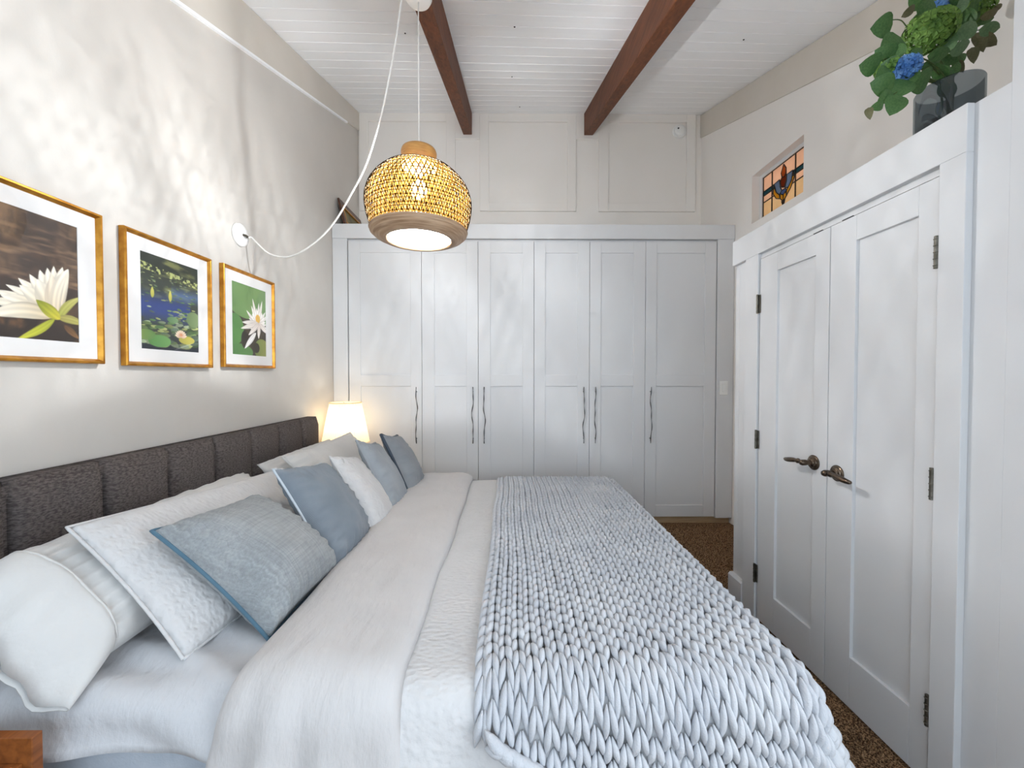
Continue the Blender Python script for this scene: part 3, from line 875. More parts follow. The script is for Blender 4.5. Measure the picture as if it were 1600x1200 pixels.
MB().tube([(LX, LY, can_z - .03), (LX, LY, (can_z + z_top) / 2), (LX, LY, z_top - .006)], .0028, 8).build('cord', 'cord', pend, smooth=True)
sw_px = [(640, -14, 0), (628, -2, .01), (619, 60, .04), (603, 148, .1), (589, 205, .16), (571, 260, .26), (549, 303, .40), (524, 345, .54), (497, 375, .68), (466, 396, .80), (444, 402, .87), (420, 396, .93), (402, 380, .98), (393, 371, 1.0)]
plate_c = onX(375, 367, XL + .004)
pts = []
for x, y, t in sw_px:
    q = onY(x, y, LY + (plate_c.y + .03 - LY) * t)
    pts.append(q)
pts[0] = Vector((LX - .05, LY, can_z - .018))
# smooth with Catmull-Rom
def crom(P, n=6):
    P = [P[0]] + list(P) + [P[-1]]; out = []
    for i in range(1, len(P) - 2):
        for k in range(n):
            t = k / n
            a, b_, c_, d_ = P[i - 1], P[i], P[i + 1], P[i + 2]
            out.append(.5 * ((2 * b_) + (c_ - a) * t + (2 * a - 5 * b_ + 4 * c_ - d_) * t * t + (3 * b_ - a - 3 * c_ + d_) * t ** 3))
    out.append(P[-2]); return out
endp = Vector((XL + .042, plate_c.y + .012, plate_c.z - .012))
pts = [Vector(p) for p in pts] + [endp]
MB().tube(crom(pts), .0042, 8).build('swag_cord', 'cord', pend, smooth=True)
wh_ = empty('cord_wall_plate', (XL, plate_c.y, plate_c.z), 'round white cord plate on the headboard wall above the photos', 'wall plate')
WT = lambda x, y, z: (XL + z, plate_c.y + x, plate_c.z + y)
MB().lathe([(0, .001), (.062, .001), (.062, .008), (.056, .016), (.03, .021), (0, .022)], n=36, T=WT).build('plate', 'plastic', wh_, smooth=True)
MB().tube([(XL + .02, plate_c.y, plate_c.z), (XL + .034, plate_c.y + .004, plate_c.z - .004), (XL + .040, plate_c.y + .010, plate_c.z - .010)], .0065, 10).build('cord_grip', 'hinge', wh_, smooth=True)
point_light('pendant_bulb_light', (LX, LY, zb_ - .01), 185, (.93, .965, 1), .018)

# ================================================================== BED
BXH = XL + .10            # headboard front
Xf, Yn, Yf, Z0, RB = .735, .92, 2.85, .50, .06
bed = empty('bed', (-.35, 1.86, 0), 'king size bed frame with a charcoal channel tufted headboard', 'bed')
seams = [2.872] + [2.872 - .228 - .2585 * k for k in range(8)]
seams = [v for v in seams if v > .9] + [.853 if seams[-1] < 1 else .853]
hz0, hz1 = .30, .962
cbox('headboard_core', 'head', bed, XL + .006, BXH - .02, seams[-1], seams[0], .10, hz1 - .012, .008)
for a, c_ in zip(seams, seams[1:]):
    yc, hw = (a + c_) / 2, (a - c_) / 2
    n, mz = 14, 12
    V = []; F = []
    for j in range(mz + 1):
        for i in range(n + 1):
            u = -1 + 2 * i / n
            zz = hz0 + (hz1 - hz0) * j / mz
            e = (1 - abs(u) ** 6) ** .5
            top = math.sqrt(max(0, 1 - max(0, (zz - (hz1 - .03)) / .03) ** 2))
            V.append((BXH - .026 + .032 * e * (.25 + .75 * top), yc + u * (hw - .0008), zz))
    for j in range(mz):
        for i in range(n):
            q = j * (n + 1) + i
            F.append((q, q + 1, q + n + 2, q + n + 1))
    o = len(V)      # back to core
    V += [(XL + .012, yc - hw + .0008, hz1), (XL + .012, yc + hw - .0008, hz1)]
    F += [tuple([mz * (n + 1) + i for i in range(n + 1)] + [o + 1, o])]
    MB().add(V, F).build('headboard_panel', 'head', bed, smooth=False, solid=.004).data.polygons.foreach_set('use_smooth', [True] * len(F))
cbox('side_rail', 'base', bed, BXH, Xf - .02, Yn + .01, Yn + .05, .08, .29, .01)
cbox('side_rail', 'base', bed, BXH, Xf - .02, Yf - .05, Yf - .01, .08, .29, .01)
cbox('foot_rail', 'base', bed, Xf - .06, Xf - .015, Yn + .01, Yf - .01, .08, .29, .01)
cbox('slat_platform', 'walnut', bed, BXH, Xf - .06, Yn + .05, Yf - .05, .20, .225, .002)
for x in (BXH + .1, Xf - .1):
    for y in (Yn + .1, Yf - .1):
        MB().lathe([(0, 0), (.018, 0), (.028, .2), (0, .2)], (x, y, 0), 14).build('leg', 'walnut', bed)

MT['tick'] = M('mattress_ticking', rgb(176, 184, 194), .9, spec=.1).vary(rgb(186, 193, 202), 20).bump(200, .3, .002).m
mat = MB().box(BXH + .015, Xf - .012, Yn + .012, Yf - .012, .228, Z0 - .008).build('mattress', 'tick', bevel=.055, seg=5)
tag(mat, 'thick mattress in pale ticking under the white sheets', 'mattress')

def drape(a, b, off):
    """cloth point: a = X along the bed, b = Y across it, both unrolled over the mattress edges"""
    da = max(0, a - (Xf - RB))
    db, sy = 0, 0
    if b < Yn + RB: db, sy = Yn + RB - b, -1
    elif b > Yf - RB: db, sy = b - (Yf - RB), 1
    L = math.hypot(da, db)
    ca, cb = min(a, Xf - RB), min(max(b, Yn + RB), Yf - RB)
    if L < 1e-9: return Vector((ca, cb, Z0 + off)), Vector((0, 0, 1))
    ex, ey = da / L, sy * db / L
    th = min(L / RB, PI / 2); Rr = RB + off
    ext = max(0, L - RB * PI / 2)
    Rr += .22 * ext * (1 + ex)
    n_ = Vector((ex * math.sin(th), ey * math.sin(th), math.cos(th)))
    return Vector((ca + ex * Rr * math.sin(th), cb + ey * Rr * math.sin(th), Z0 - RB + (RB + off) * math.cos(th) - ext)), n_
def sheet_grid(A, B, off, name, mat, parent=None, solid=.008, warp=None):
    V = []
    for b_ in B:
        for a in A:
            aa, bb2, o = warp(a, b_) if warp else (a, b_, 0)
            p, n_ = drape(aa, bb2, off + o)
            V.append(p)
    na = len(A)
    F = [(j * na + i, j * na + i + 1, (j + 1) * na + i + 1, (j + 1) * na + i) for j in range(len(B) - 1) for i in range(na - 1)]
    return MB().add(V, F).build(name, mat, parent, smooth=True, solid=solid, offset=-1)
def lsp(a, b, n): return [a + (b - a) * i / (n - 1) for i in range(n)]
def ridge(x): return 1 - abs(x)

def warp_sheet(a, b):
    hang = smoothstep(Yn + .10, Yn - .05, b)
    o = .010 * (nz((a * 2.2, b * 4.2, 1)) + .5 * nz((a * 6, b * 9, 4)))
    o += .018 * hang * (nz((a * 5 + b * 3, b * 3.5, 7)) + .3)
    # diagonal pull folds by the headboard end
    o += .010 * smoothstep(1.35, 1.0, b) * math.sin(b * 46 + a * 17 + 2 * nz((a * 3, b * 3, 0)))
    return a, b + .012 * hang * nz((a * 6, 0, 3)), max(-.001, o + .006)
# fitted/flat sheet at the head end, its near hem hanging over the mattress
sh = sheet_grid(lsp(BXH + .012, -.50, 70), lsp(Yn + RB - .150, Yf + .10, 150), .004, 'flat_sheet', 'sheet', None, .006, warp_sheet)
tag(sh, 'white bed sheet lying under the pillows', 'sheet')
# quilted coverlet
def warp_cov(a, b):
    o = .004 * nz((a * 5, b * 5, 11)) + .006
    hang = smoothstep(Yn + .06, Yn - .2, b)
    o += hang * .014 * (1 + math.sin(a * 21 + 2 * nz((a * 3, b, 5))))
    return a, b, o
cv = sheet_grid(lsp(-.34, Xf + .22, 90), lsp(Yn + RB - .40, Yf + .28, 160), .010, 'quilted_coverlet', 'quilt', None, .010, warp_cov)
tag(cv, 'white quilted coverlet with a fine crinkled pattern under the throw', 'coverlet')
# duvet folded back into a smooth band
def dv_off(t):
    return .050 * (max(0, 1 - abs(2 * t - 1) ** 5)) ** .5
def warp_duv(t, b):
    hang = smoothstep(Yn + .08, Yn - .15, b)
    a0 = -.655 - .03 * hang + .012 * nz((0, b * 3, 2)) ; a1 = -.252 + .014 * nz((3, b * 2.5, 8)) + .02 * hang
    a = a0 + (a1 - a0) * t
    o = dv_off(t) * (1 - .25 * hang)
    e = min(1, 6 * t * (1 - t))
    o += e * (.008 * nz((a * 5, b * 2.4, 21)) + .004 * math.sin(a * 26 + b * 3 + 3 * nz((a * 2, b * 2, 6))) * (.3 + hang))
    o += e * hang * .016 * math.sin(a * 34 + 6 * (Yn - b) + 2.5 * nz((a * 4, b * 3, 9)))
    return a, b, o
dv = sheet_grid(lsp(0, 1, 46), lsp(Yn + RB - .46, Yf + .22, 180), .020, 'duvet', 'duvet', None, .008, warp_duv)
tag(dv, 'smooth off-white duvet folded back into a band in front of the cushions', 'duvet')

# ------------------------------------------------------------------ chunky knit throw
PC, PR = .0335, .0445
CA0 = -.055
NCOL = int((Xf + .20 - CA0) / PC)
def hem(a): return Yn + RB - (.098 + max(0, a - CA0) * .50)
def leaf_pts(p0, p1, n0, wmax, hmax, nl=8, ns=8):
    """a plump tapered strand from p0 to p1, n0 = outward"""
    d = p1 - p0; L = d.length; d = d / L
    n_ = (n0 - d * n0.dot(d)).normalized(); s_ = d.cross(n_)
    V = []; F = []
    for i in range(nl + 1):
        t = i / nl
        r = max(.10, math.sin(PI * (t * .94 + .03)) ** .84)
        lift = hmax * .45 * math.sin(PI * t)
        c_ = p0 + d * (L * t) + n_ * lift
        for k in range(ns):
            g = 2 * PI * k / ns
            V.append(c_ + s_ * (wmax * r * math.cos(g)) + n_ * (hmax * r * math.sin(g)))
    for i in range(nl):
        for k in range(ns):
            q = (k + 1) % ns
            F.append((i * ns + k, i * ns + q, (i + 1) * ns + q, (i + 1) * ns + k))
    F.append(tuple(range(ns - 1, -1, -1))); F.append(tuple(nl * ns + k for k in range(ns)))
    return V, F
def throw_pt(a, b, off=0):
    aa = a + .010 * nz((a * 2, b * 2.2, 31)) + .004 * nz((a * 9, b * 9, 33))
    return drape(aa, b, .034 + off)
throw = empty('knit_throw', (.35, 1.8, .5), 'chunky knitted pale blue-grey throw laid across the foot of the bed', 'blanket')
for j in range(NCOL):
    st = MB()
    a = CA0 + (j + .5) * PC
    b0 = hem(a)
    nrow = int((Yf + .16 - b0) / PR)
    for i in range(nrow):
        b_ = b0 + (i + .5) * PR + .006 * nz((a * 11, i * .7, 41))
        for s in (-1, 1):
            jit = rng.normal(0, .0011, 4)
            L = PR * 1.30
            p0, n0 = throw_pt(a + s * .0030 + jit[0], b_ + L * .5 + jit[1], .000)
            p1, n1 = throw_pt(a + s * PC * .455 + jit[2], b_ - L * .5 + jit[3], -.007)
            sc_ = 1 + rng.normal(0, .06)
            V, F = leaf_pts(p0, p1, (n0 + n1).normalized(), .0089 * sc_, .0140 * sc_)
            st.add(V, F)
    o = st.build('knit_column', 'yarn', throw, smooth=True)
    o['kind'] = 'stuff'
# purl side: the yarn loops that run behind the columns
pu = MB()
nb = int((Yf + .12 - (Yn + RB - .45)) / PR)
for i in range(nb):
    b_ = Yn + RB - .45 + i * PR
    run = []
    for k in range(NCOL * 2 + 1):
        a = CA0 + k * PC / 2
        if b_ > hem(a) + .02:
            run.append(throw_pt(a, b_ + .006 * (k % 2), -.025 + .003 * (k % 2))[0])
    if len(run) > 3: pu.tube(run, .0062, 6)
pu.build('purl_rows', 'yarn', throw, smooth=True)['kind'] = 'stuff'
# braided cast-on edges: along the near hem and along the head-side edge
br = MB()
na = int((Xf - CA0) / .024)
for k in range(na):
    a = CA0 + .024 * k
    for s in (-1, 1):
        p0, n0 = throw_pt(a, hem(a) + s * .012 + .004, .020)
        p1, n1 = throw_pt(a + .056, hem(a + .056) - s * .010 + .004, .010)
        V, F = leaf_pts(p0, p1, (n0 + n1).normalized(), .0140, .0165)
        br.add(V, F)
br.build('hem_braid', 'yarn', throw, smooth=True)
br = MB()
b_ = hem(CA0)
while b_ < Yf + .1:
    for s in (-1, 1):
        p0, n0 = throw_pt(CA0 - .004 + s * .003, b_ + PR * .75, -.004)
        p1, n1 = throw_pt(CA0 - .010 + s * .014, b_ - PR * .7, -.012)
        V, F = leaf_pts(p0, p1, (n0 + n1).normalized(), .0105, .0125)
        br.add(V, F)
    b_ += PR
br.build('selvedge', 'yarn', throw, smooth=True)

# ------------------------------------------------------------------ pillows and cushions
def cushion(name, label, cat, mat, B, T_, F_, tf, tb, group=None, piping=None, seed=0, pinch=.05, wr=.006, n=34, cuff=False, sink=0, pr=.0045):
    """B near bottom corner, T_ near top corner, F_ far bottom corner"""
    B, T_, F_ = Vector(B), Vector(T_), Vector(F_)
    ev = T_ - B; eu = F_ - B
    Hh, Wd = ev.length, eu.length
    ev = ev / Hh; eu = (eu - ev * eu.dot(ev)).normalized()
    en = eu.cross(ev)
    if en.z < 0: en = -en
    c_ = B + ev * (Hh / 2) + eu * (Wd / 2)
    root = empty(name, c_ - ev * (Hh / 2), label, cat, group)
    def out(u, v):
        cx = 1 - pinch * (1 - v * v) ; cyy = 1 - pinch * (1 - u * u)
        return u * Wd / 2 * cx, v * Hh / 2 * cyy
    def pt(u, v, side):
        x, y = out(u, v)
        e = max(0, (1 - abs(u) ** 2.6) * (1 - abs(v) ** 2.6))
        t = e ** .45
        th = (tf * (1 - .18 * v) if side > 0 else tb) * t
        q = c_ + eu * x + ev * y
        wk = wr * t ** .5 * (nz((q.x * 7, q.y * 7, q.z * 7 + seed)) + .6 * nz((q.x * 17, q.y * 17, q.z * 17 + seed)))
        # gathers running in from corners and edges
        edge = max(abs(u), abs(v))
        wk += wr * .8 * smoothstep(.5, .9, edge) * (1 - smoothstep(.93, 1, edge)) * math.sin(14 * (u if abs(v) > abs(u) else v) * 2.2 + seed)
        return q + en * (th * side + wk * (1 if side > 0 else .3))
    g = [math.sin(PI / 2 * (-1 + 2 * i / n)) * .35 + (-1 + 2 * i / n) * .65 for i in range(n + 1)]
    idx = {}; V = []; F = []
    for side in (1, -1):
        for j, v in enumerate(g):
            for i, u in enumerate(g):
                bd = i in (0, n) or j in (0, n)
                k = (i, j, 0 if bd else side)
                if k not in idx:
                    idx[k] = len(V); V.append(pt(u, v, side))
    def I(i, j, s): return idx[(i, j, 0 if (i in (0, n) or j in (0, n)) else s)]
    for s in (1, -1):
        for j in range(n):
            for i in range(n):
                q = (I(i, j, s), I(i + 1, j, s), I(i + 1, j + 1, s), I(i, j + 1, s))
                F.append(q if s > 0 else q[::-1])
    MB().add(V, F).build('cover', mat, root, smooth=True)
    if piping:
        loop = [(u, -1) for u in g[:-1]] + [(1, v) for v in g[:-1]] + [(u, 1) for u in g[:0:-1]] + [(-1, v) for v in g[:0:-1]]
        loop.append(loop[0])
        MB().tube([pt(u, v, 1) for u, v in loop], pr, 8).build('piping', piping, root, smooth=True)
    if cuff:
        V = []; nu, nt = 12, 48
        for i in range(nu + 1):
            s = i / nu                       # 0 at the seam .. 1 at the open end
            u = -.84 - .25 * s
            for k in range(nt):
                a = 2 * PI * k / nt
                v = math.cos(a)
                x = u * Wd / 2
                y = v * Hh / 2 * (.97 + .10 * s) - .035 * s
                thf = (.72 * (1 - s) ** .5 + .10 * s) * max(0, 1 - abs(v) ** 2.6) ** .5 + .03
                th = (tf if math.sin(a) > 0 else tb) * thf * (1 if math.sin(a) > 0 else -1)
                q = c_ + eu * x + ev * y
                th += .016 * s * math.sin(v * 5.5 + 1.0) - .05 * s * s + .012 * s * nz((q.y * 20, q.z * 16, 3)) + .0045 * math.sin(v * 52 + 2 * math.sin(v * 9)) * max(0, 1 - abs(s - .10) * 5) + .012 * s * math.sin(v * 11)
                V.append(q + en * (th + .004))
        F = [(i * nt + k, i * nt + (k + 1) % nt, (i + 1) * nt + (k + 1) % nt, (i + 1) * nt + k) for i in range(nu) for k in range(nt)]
        MB().add(V, F).build('pillowcase_hem', mat, root, smooth=True, solid=.003)
        MB().tube([Vector(V[k % nt]) for k in range(0, nt + 1)], .0045, 6).build('seam', mat, root, smooth=True)
    return root
Zs = Z0 + .02
G = 'white pillows against the headboard'
cushion('pillow', 'plain white pillow with a wide open hem beside the wooden nightstand', 'pillow', 'case', (-1.02, .935, Zs + .02), (-1.285, .935, .785), (-1.02, 1.93, Zs + .02), .11, .045, seed=1, cuff=True, pinch=.02, wr=.012)
cushion('pillow', 'plain white pillow against the headboard end near the table lamp', 'pillow', 'case', (-1.055, 2.03, Zs + .045), (-1.285, 2.03, .80), (-1.055, 2.85, Zs + .045), .08, .045, seed=2, pinch=.02, wr=.007)
cushion('quilted_sham', 'white quilted pillow sham behind the large grey linen cushion', 'pillow', 'quilt', (-.84, 1.02, Zs), (-1.175, 1.06, .848), (-.84, 1.93, Zs), .06, .025, piping='quilt', seed=3, pinch=.03)
cushion('pillow_sham', 'off-white pillow sham with a pointed corner below the table lamp', 'pillow', 'case', (-.84, 2.00, Zs), (-1.14, 2.0, .846), (-.84, 2.86, Zs), .06, .025, piping='case', seed=4, pinch=.05)
GC = 'blue and grey cushions along the bed'
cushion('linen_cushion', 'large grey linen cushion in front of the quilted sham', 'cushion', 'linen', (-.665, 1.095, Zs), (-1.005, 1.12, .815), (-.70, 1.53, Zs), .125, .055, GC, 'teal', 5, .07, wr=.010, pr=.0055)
cushion('piped_cushion', 'blue cushion with a pale piped edge beside the large grey linen one', 'cushion', 'blue', (-.655, 1.47, Zs), (-.90, 1.52, .895), (-.72, 1.90, Zs), .105, .05, GC, 'pipe', 6, .07, wr=.011)
cushion('quilted_cushion', 'small white quilted cushion between blue and grey cushions', 'cushion', 'quilt', (-.62, 1.83, Zs), (-.855, 1.90, .868), (-.67, 2.14, Zs), .075, .055, None, 'quilt', 7, .05, wr=.010)
cushion('cotton_cushion', 'pale grey cotton cushion next to the small white quilted one', 'cushion', 'greyc', (-.62, 2.10, Zs), (-.83, 2.17, .900), (-.67, 2.44, Zs), .075, .05, GC, 'greyc', 8, .09, wr=.011, pr=.008)
cushion('dark_edged_cushion', 'blue-grey cushion with a dark gusset at the wardrobe end of the row', 'cushion', 'bluegrey', (-.61, 2.43, Zs), (-.80, 2.49, .885), (-.64, 2.79, Zs), .085, .05, GC, 'pipedark', 9, .09, wr=.011, pr=.010)

# ================================================================== NIGHTSTANDS, TABLE LAMP
def nightstand(y0, y1, label):
    x0, x1, zt = XL + .004, -1.0, .492
    o = empty('nightstand', ((x0 + x1) / 2, (y0 + y1) / 2, 0), label, 'nightstand', 'teak nightstands either side of the bed')
    for ya in (y0, y1 - .02):
        cbox('side_panel', 'walnut', o, x0, x1, ya, ya + .02, .10, zt, .002)
    cbox('top_shelf', 'walnut', o, x0, x1 - .02, y0 + .02, y1 - .02, .42, .4385, .002)
    cbox('back_panel', 'walnut', o, x0, x0 + .016, y0 + .02, y1 - .02, .10, zt, .002)
    cbox('bottom_panel', 'walnut', o, x0, x1 - .02, y0 + .02, y1 - .02, .10, .118, .002)
    for za, zb in ((.125, .268), (.274, .430)):
        d = cbox('drawer', 'white', o, x1 - .018, x1 - .002, y0 + .023, y1 - .023, za, zb, .002)
        MB().lathe([(0, 0), (.008, 0), (.006, .012), (.012, .020), (0, .024)], n=14, T=lambda a, b2, c2: (x1 - .002 + c2, (y0 + y1) / 2 + a, (za + zb) / 2 + b2)).build('knob', 'bronze', d, smooth=True)
    for xx in (x0 + .03, x1 - .05):
        for yy in (y0 + .03, y1 - .03):
            MB().lathe([(0, 0), (.011, 0), (.016, .1), (0, .1)], (xx, yy, 0), 12).build('leg', 'walnut', o)
nightstand(.41, .848, 'teak nightstand with white drawers beside the open hem pillow')
nightstand(2.90, 3.30, 'teak nightstand under the lit table lamp')
TLX, TLY = -1.262, 3.085
tl = empty('table_lamp', (TLX, TLY, .438), 'lit table lamp with a cream pleated shade beside the headboard', 'lamp')
MB().lathe([(0, 0), (.065, 0), (.068, .012), (.03, .03), (.022, .05), (.05, .10), (.062, .15), (.045, .20), (.018, .235), (.012, .29), (0, .29)], (TLX, TLY, .4385), 28).build('base', 'ceramic', tl, smooth=True)
zs0, zs1 = onY(536, 691, TLY).z, onY(536, 629, TLY).z
V = []; n = 144
for i in range(9):
    t = i / 8
    r = .172 + (.114 - .172) * t
    for k in range(n):
        rr = r + (.0022 if k % 2 else -.0012)
        V.append((TLX + rr * math.cos(2 * PI * k / n), TLY + rr * math.sin(2 * PI * k / n), zs0 + (zs1 - zs0) * t))
MB().add(V, [(i * n + k, i * n + (k + 1) % n, (i + 1) * n + (k + 1) % n, (i + 1) * n + k) for i in range(8) for k in range(n)]).build('lamp_shade', 'shade', tl)
for zz, r in ((zs0, .173), (zs1, .115)):
    MB().tube([(TLX + r * math.cos(a), TLY + r * math.sin(a), zz) for a in [2 * PI * k / 48 for k in range(49)]], .0045, 8).build('shade_rim', 'shade', tl, smooth=True)
sp_ = MB()
for a in (0, 2.094, 4.189):
    sp_.tube([(TLX, TLY, zs1 - .03), (TLX + .113 * math.cos(a), TLY + .113 * math.sin(a), zs1 - .002)], .002, 6)
sp_.build('shade_spider', 'hinge', tl)
MB().lathe([(0, .72), (.014, .725), (.014, .76), (.028, .80), (.032, .825), (.024, .85), (0, .862)], (TLX, TLY, 0), 20).build('bulb', 'bulb', tl, smooth=True)
point_light('table_lamp_light', (TLX, TLY, .90), 1.7, (1, .95, .86), .03)

# ================================================================== VASE AND BOUQUET
VX, VY, VR, VZ = 1.552, 1.412, .088, 2.0
vz1 = 2.268
va = empty('glass_vase', (VX, VY, VZ), 'smoky glass cylinder vase standing on the closet ledge', 'vase')
MB().lathe([(0, .001), (VR - .004, .001), (VR, .008), (VR, vz1 - VZ - .004), (VR - .002, vz1 - VZ), (VR - .005, vz1 - VZ - .002), (VR - .005, .014), (0, .012)], (VX, VY, VZ), 48).build('glass', 'vase', va, smooth=True)
MB().lathe([(0, .015), (VR - .007, .015), (VR - .007, .145), (0, .145)], (VX, VY, VZ), 40).build('water', 'water', va, smooth=True)

# leaf meshes shared by all sprigs
def leaf_mesh(name, mat, aspect=.85, curl=.25):
    V = []; F = []
    nu, nv = 7, 4
    for i in range(nu + 1):
        t = i / nu
        wdt = aspect * .5 * math.sin(PI * t ** .8) ** .7
        for j in range(-nv // 2, nv // 2 + 1):
            s = j / (nv / 2)
            V.append((t, s * wdt, curl * (.35 * s * s * wdt + .25 * math.sin(PI * t)) - .1 * t * t))
    m = nv + 1
    for i in range(nu):
        for j in range(nv):
            F.append((i * m + j, i * m + j + 1, (i + 1) * m + j + 1, (i + 1) * m + j))
    me = bpy.data.meshes.new(name); me.from_pydata(V, [], F)
    me.materials.append(MT[mat])
    me.polygons.foreach_set('use_smooth', [True] * len(F))
    return me
LM = {'A': leaf_mesh('leaf', 'leafA'), 'B': leaf_mesh('leaf', 'leafB', .62), 'C': leaf_mesh('leaf', 'leafC', .5, .5), 'D': leaf_mesh('leaf', 'leafA', .55)}
def put_leaf(root, base, tip, kind, face=None, roll=0):
    base, tip = Vector(base), Vector(tip)
    d = tip - base; L = d.length; d = d / L
    n_ = (face or (Vector((0, 0, EYE)) - base)).normalized()
    n_ = (n_ - d * n_.dot(d)).normalized()
    s_ = n_.cross(d)
    n_, s_ = n_ * math.cos(roll) + s_ * math.sin(roll), s_ * math.cos(roll) - n_ * math.sin(roll)
    Mx = Matrix((d, s_, n_)).transposed().to_4x4()
    Mx = Matrix.Translation(base) @ Mx @ Matrix.Scale(L, 4)
    o = bpy.data.objects.new('leaf', LM[kind]); COL.objects.link(o)
    o.parent = root
    o.matrix_parent_inverse = Matrix.Identity(4)
    o.matrix_basis = Matrix.Translation(-root.location) @ Mx
    return o
# sprigs: stem as pixel path (x, y, depth), then leaves (x, y of middle, depth, radius px, angle deg, kind)
VM = Vector((VX, VY, vz1 - .02))
def sprig(label, path, leaves):
    base = Vector((VX + rng.uniform(-.03, .03), VY + rng.uniform(-.03, .03), VZ + .03))
    root = empty('eucalyptus_sprig', base, label, 'sprig', 'leafy sprigs in the glass vase')
    pts = [base, VM + Vector((rng.uniform(-.03, .03), rng.uniform(-.03, .03), 0))] + [onY(x, y, d) for x, y, d in path]
    pts = crom(pts, 5)
    MB().tube(pts, [.0032 - .002 * i / len(pts) for i in range(len(pts))], 6).build('stem', 'stem', root, smooth=True)
    for x, y, d, r, ang, k in leaves:
        a = math.radians(ang); dx, dy = math.cos(a) * r, -math.sin(a) * r
        put_leaf(root, onY(x - dx, y - dy, d), onY(x + dx, y + dy, d - .012), k, roll=rng.uniform(-.4, .4))
sprig('eucalyptus sprig of round leaves drooping lowest over the header board', [(1455, 105, 1.36), (1425, 128, 1.33), (1395, 148, 1.31), (1362, 172, 1.30)],
      [(1438, 127, 1.34, 17, 200, 'A'), (1407, 138, 1.32, 17, 230, 'A'), (1379, 133, 1.31, 17, 165, 'A'), (1383, 152, 1.31, 14, 225, 'D'), (1398, 163, 1.30, 16, 250, 'A'), (1371, 166, 1.30, 10, 195, 'D'), (1358, 177, 1.30, 9, 280, 'C'), (1420, 118, 1.33, 15, 120, 'A')])
sprig('eucalyptus sprig with one round leaf standing out towards the ceiling beam', [(1450, 70, 1.40), (1420, 45, 1.38), (1408, 32, 1.37), (1394, 31, 1.36)],
      [(1379, 41, 1.36, 16, 190, 'A'), (1420, 17, 1.37, 16, 40, 'C'), (1448, 14, 1.39, 22, 50, 'A'), (1393, 72, 1.36, 20, 225, 'A'), (1436, 34, 1.40, 16, 90, 'A')])
sprig('eucalyptus sprig reaching left of the blue flower head', [(1450, 95, 1.36), (1410, 92, 1.33), (1380, 92, 1.32)],
      [(1360, 101, 1.32, 15, 185, 'A'), (1383, 84, 1.33, 15, 160, 'A'), (1380, 118, 1.32, 13, 215, 'A'), (1404, 80, 1.34, 14, 80, 'A'), (1392, 100, 1.33, 13, 180, 'B'), (1432, 84, 1.35, 14, 40, 'A')])
sprig('leafy sprig with broad pale leaves on the side by the full height wall', [(1490, 80, 1.40), (1510, 55, 1.41), (1535, 45, 1.42)],
      [(1512, 47, 1.37, 24, 45, 'B'), (1547, 45, 1.41, 18, 5, 'B'), (1501, 74, 1.37, 20, 25, 'B'), (1468, 84, 1.36, 20, 10, 'D'), (1484, 66, 1.37, 18, 75, 'B'), (1542, 62, 1.43, 18, 330, 'C'), (1530, 66, 1.44, 16, 300, 'C'), (1546, 22, 1.43, 17, 20, 'C'), (1520, 86, 1.42, 12, 280, 'C')])
sprig('leafy sprig standing upright in the middle of the bouquet', [(1485, 60, 1.44), (1490, 20, 1.45), (1500, -20, 1.46)],
      [(1478, 4, 1.44, 18, 110, 'A'), (1500, 10, 1.42, 20, 60, 'B'), (1530, 4, 1.44, 22, 30, 'D'), (1515, -14, 1.45, 20, 80, 'A'), (1485, -22, 1.46, 20, 100, 'A'), (1545, -4, 1.45, 18, 15, 'C'), (1522, 26, 1.45, 18, 40, 'D'), (1508, 30, 1.46, 18, 95, 'A'), (1540, 30, 1.47, 16, 10, 'D'), (1558, 12, 1.44, 12, 35, 'C')])
sprig('leafy sprig leaning behind the green flower head', [(1475, 70, 1.46), (1460, 30, 1.50), (1440, 0, 1.52)],
      [(1462, 4, 1.50, 18, 120, 'A'), (1440, -6, 1.50, 18, 150, 'A'), (1478, 34, 1.48, 18, 100, 'A'), (1492, 48, 1.47, 18, 70, 'D'), (1482, 94, 1.40, 16, 350, 'D'), (1455, 100, 1.38, 16, 200, 'D')])
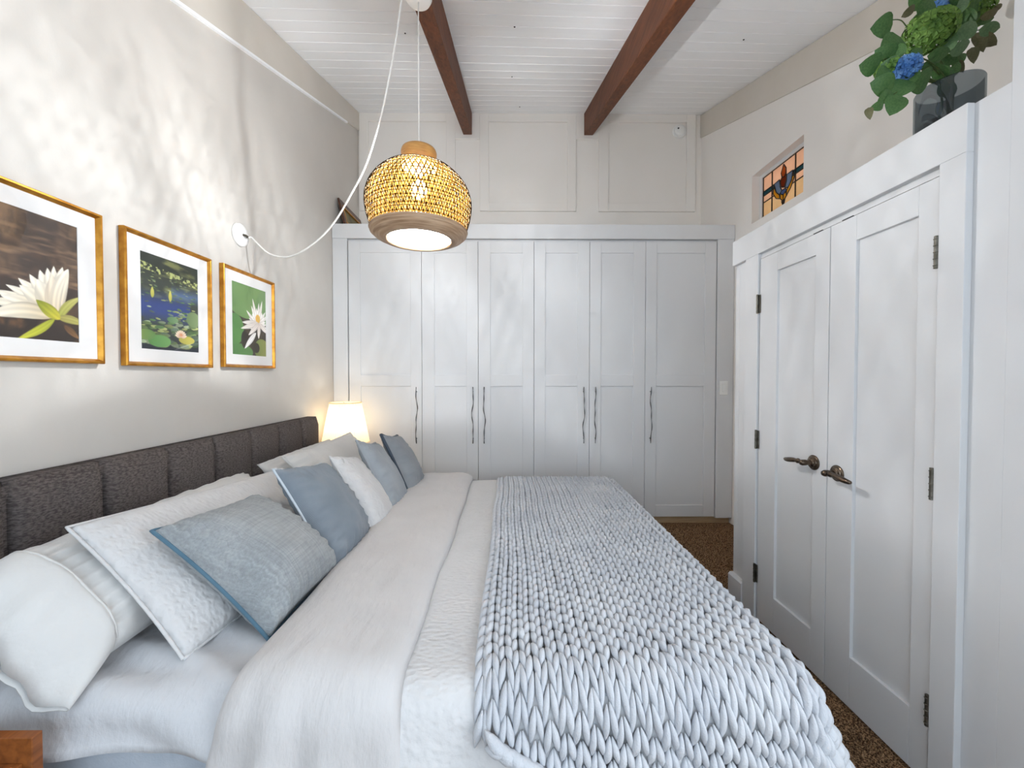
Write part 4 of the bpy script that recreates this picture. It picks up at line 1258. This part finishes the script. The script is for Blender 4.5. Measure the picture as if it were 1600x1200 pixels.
# hydrangea heads: clusters of four-petalled florets
def floret_cluster(root, c_, rad, nfl, mat, sz, squash=.8):
    b = MB()
    for i in range(nfl):
        z = 1 - 2 * (i + .5) / nfl; ph = i * 2.39996
        r = math.sqrt(1 - z * z)
        n_ = Vector((r * math.cos(ph), r * math.sin(ph), z))
        p = c_ + Vector((n_.x, n_.y, n_.z * squash)) * rad * rng.uniform(.86, 1.08)
        t = n_.orthogonal().normalized(); s_ = n_.cross(t)
        a0 = rng.uniform(0, PI)
        for k in range(4):
            a = a0 + k * PI / 2
            d = t * math.cos(a) + s_ * math.sin(a); e = n_.cross(d)
            q = [p, p + d * sz * .55 + e * sz * .42 + n_ * sz * .18, p + d * sz + n_ * sz * .12, p + d * sz * .55 - e * sz * .42 + n_ * sz * .18]
            b.add(q, [(0, 1, 2, 3)])
    return b.build('floret_cluster', mat, root)
def hydrangea(px, py, d, rad, mat, nfl, sz, label):
    c_ = onY(px, py, d)
    base = Vector((VX + rng.uniform(-.025, .025), VY + rng.uniform(-.025, .025), VZ + .03))
    root = empty('hydrangea', base, label, 'flower', 'hydrangeas in the glass vase')
    MB().tube(crom([base, VM + (c_ - VM) * .05, VM + (c_ - VM) * .5 + Vector((0, 0, .01)), c_], 5), .0042, 8).build('stem', 'stem', root, smooth=True)
    floret_cluster(root, c_, rad, nfl, mat, sz)
    MB().lathe([(0, -rad * .5), (rad * .5, -rad * .3), (rad * .66, 0), (rad * .5, rad * .4), (0, rad * .55)], c_, 12).build('flower_core', mat, root, smooth=True)
hydrangea(1452, 50, 1.38, .070, 'hyg', 120, .020, 'large green hydrangea head at the heart of the bouquet')
hydrangea(1414, 107, 1.325, .040, 'hyb', 70, .016, 'bright blue hydrangea head hanging over the header board')
hydrangea(1463, 16, 1.43, .030, 'hyb', 40, .014, 'small blue hydrangea head beside the large green one')
hydrangea(1386, 108, 1.345, .032, 'hyg', 50, .016, 'small green hydrangea head beside the bright blue one')
hydrangea(1520, 20, 1.48, .055, 'hyg', 80, .019, 'dark green hydrangea head among the upright leaves')
# leaves and stems gathered at the vase mouth
sprig('dark leafy sprig wedged in the mouth of the vase', [(1478, 110, 1.41), (1480, 90, 1.41)],
      [(1478, 118, 1.40, 18, 95, 'D'), (1468, 112, 1.39, 16, 130, 'D'), (1492, 108, 1.41, 16, 60, 'D'), (1484, 140, 1.40, 16, 85, 'D'), (1474, 138, 1.40, 14, 100, 'D'), (1500, 92, 1.42, 16, 40, 'D'), (1500, 104, 1.42, 10, 300, 'C')])
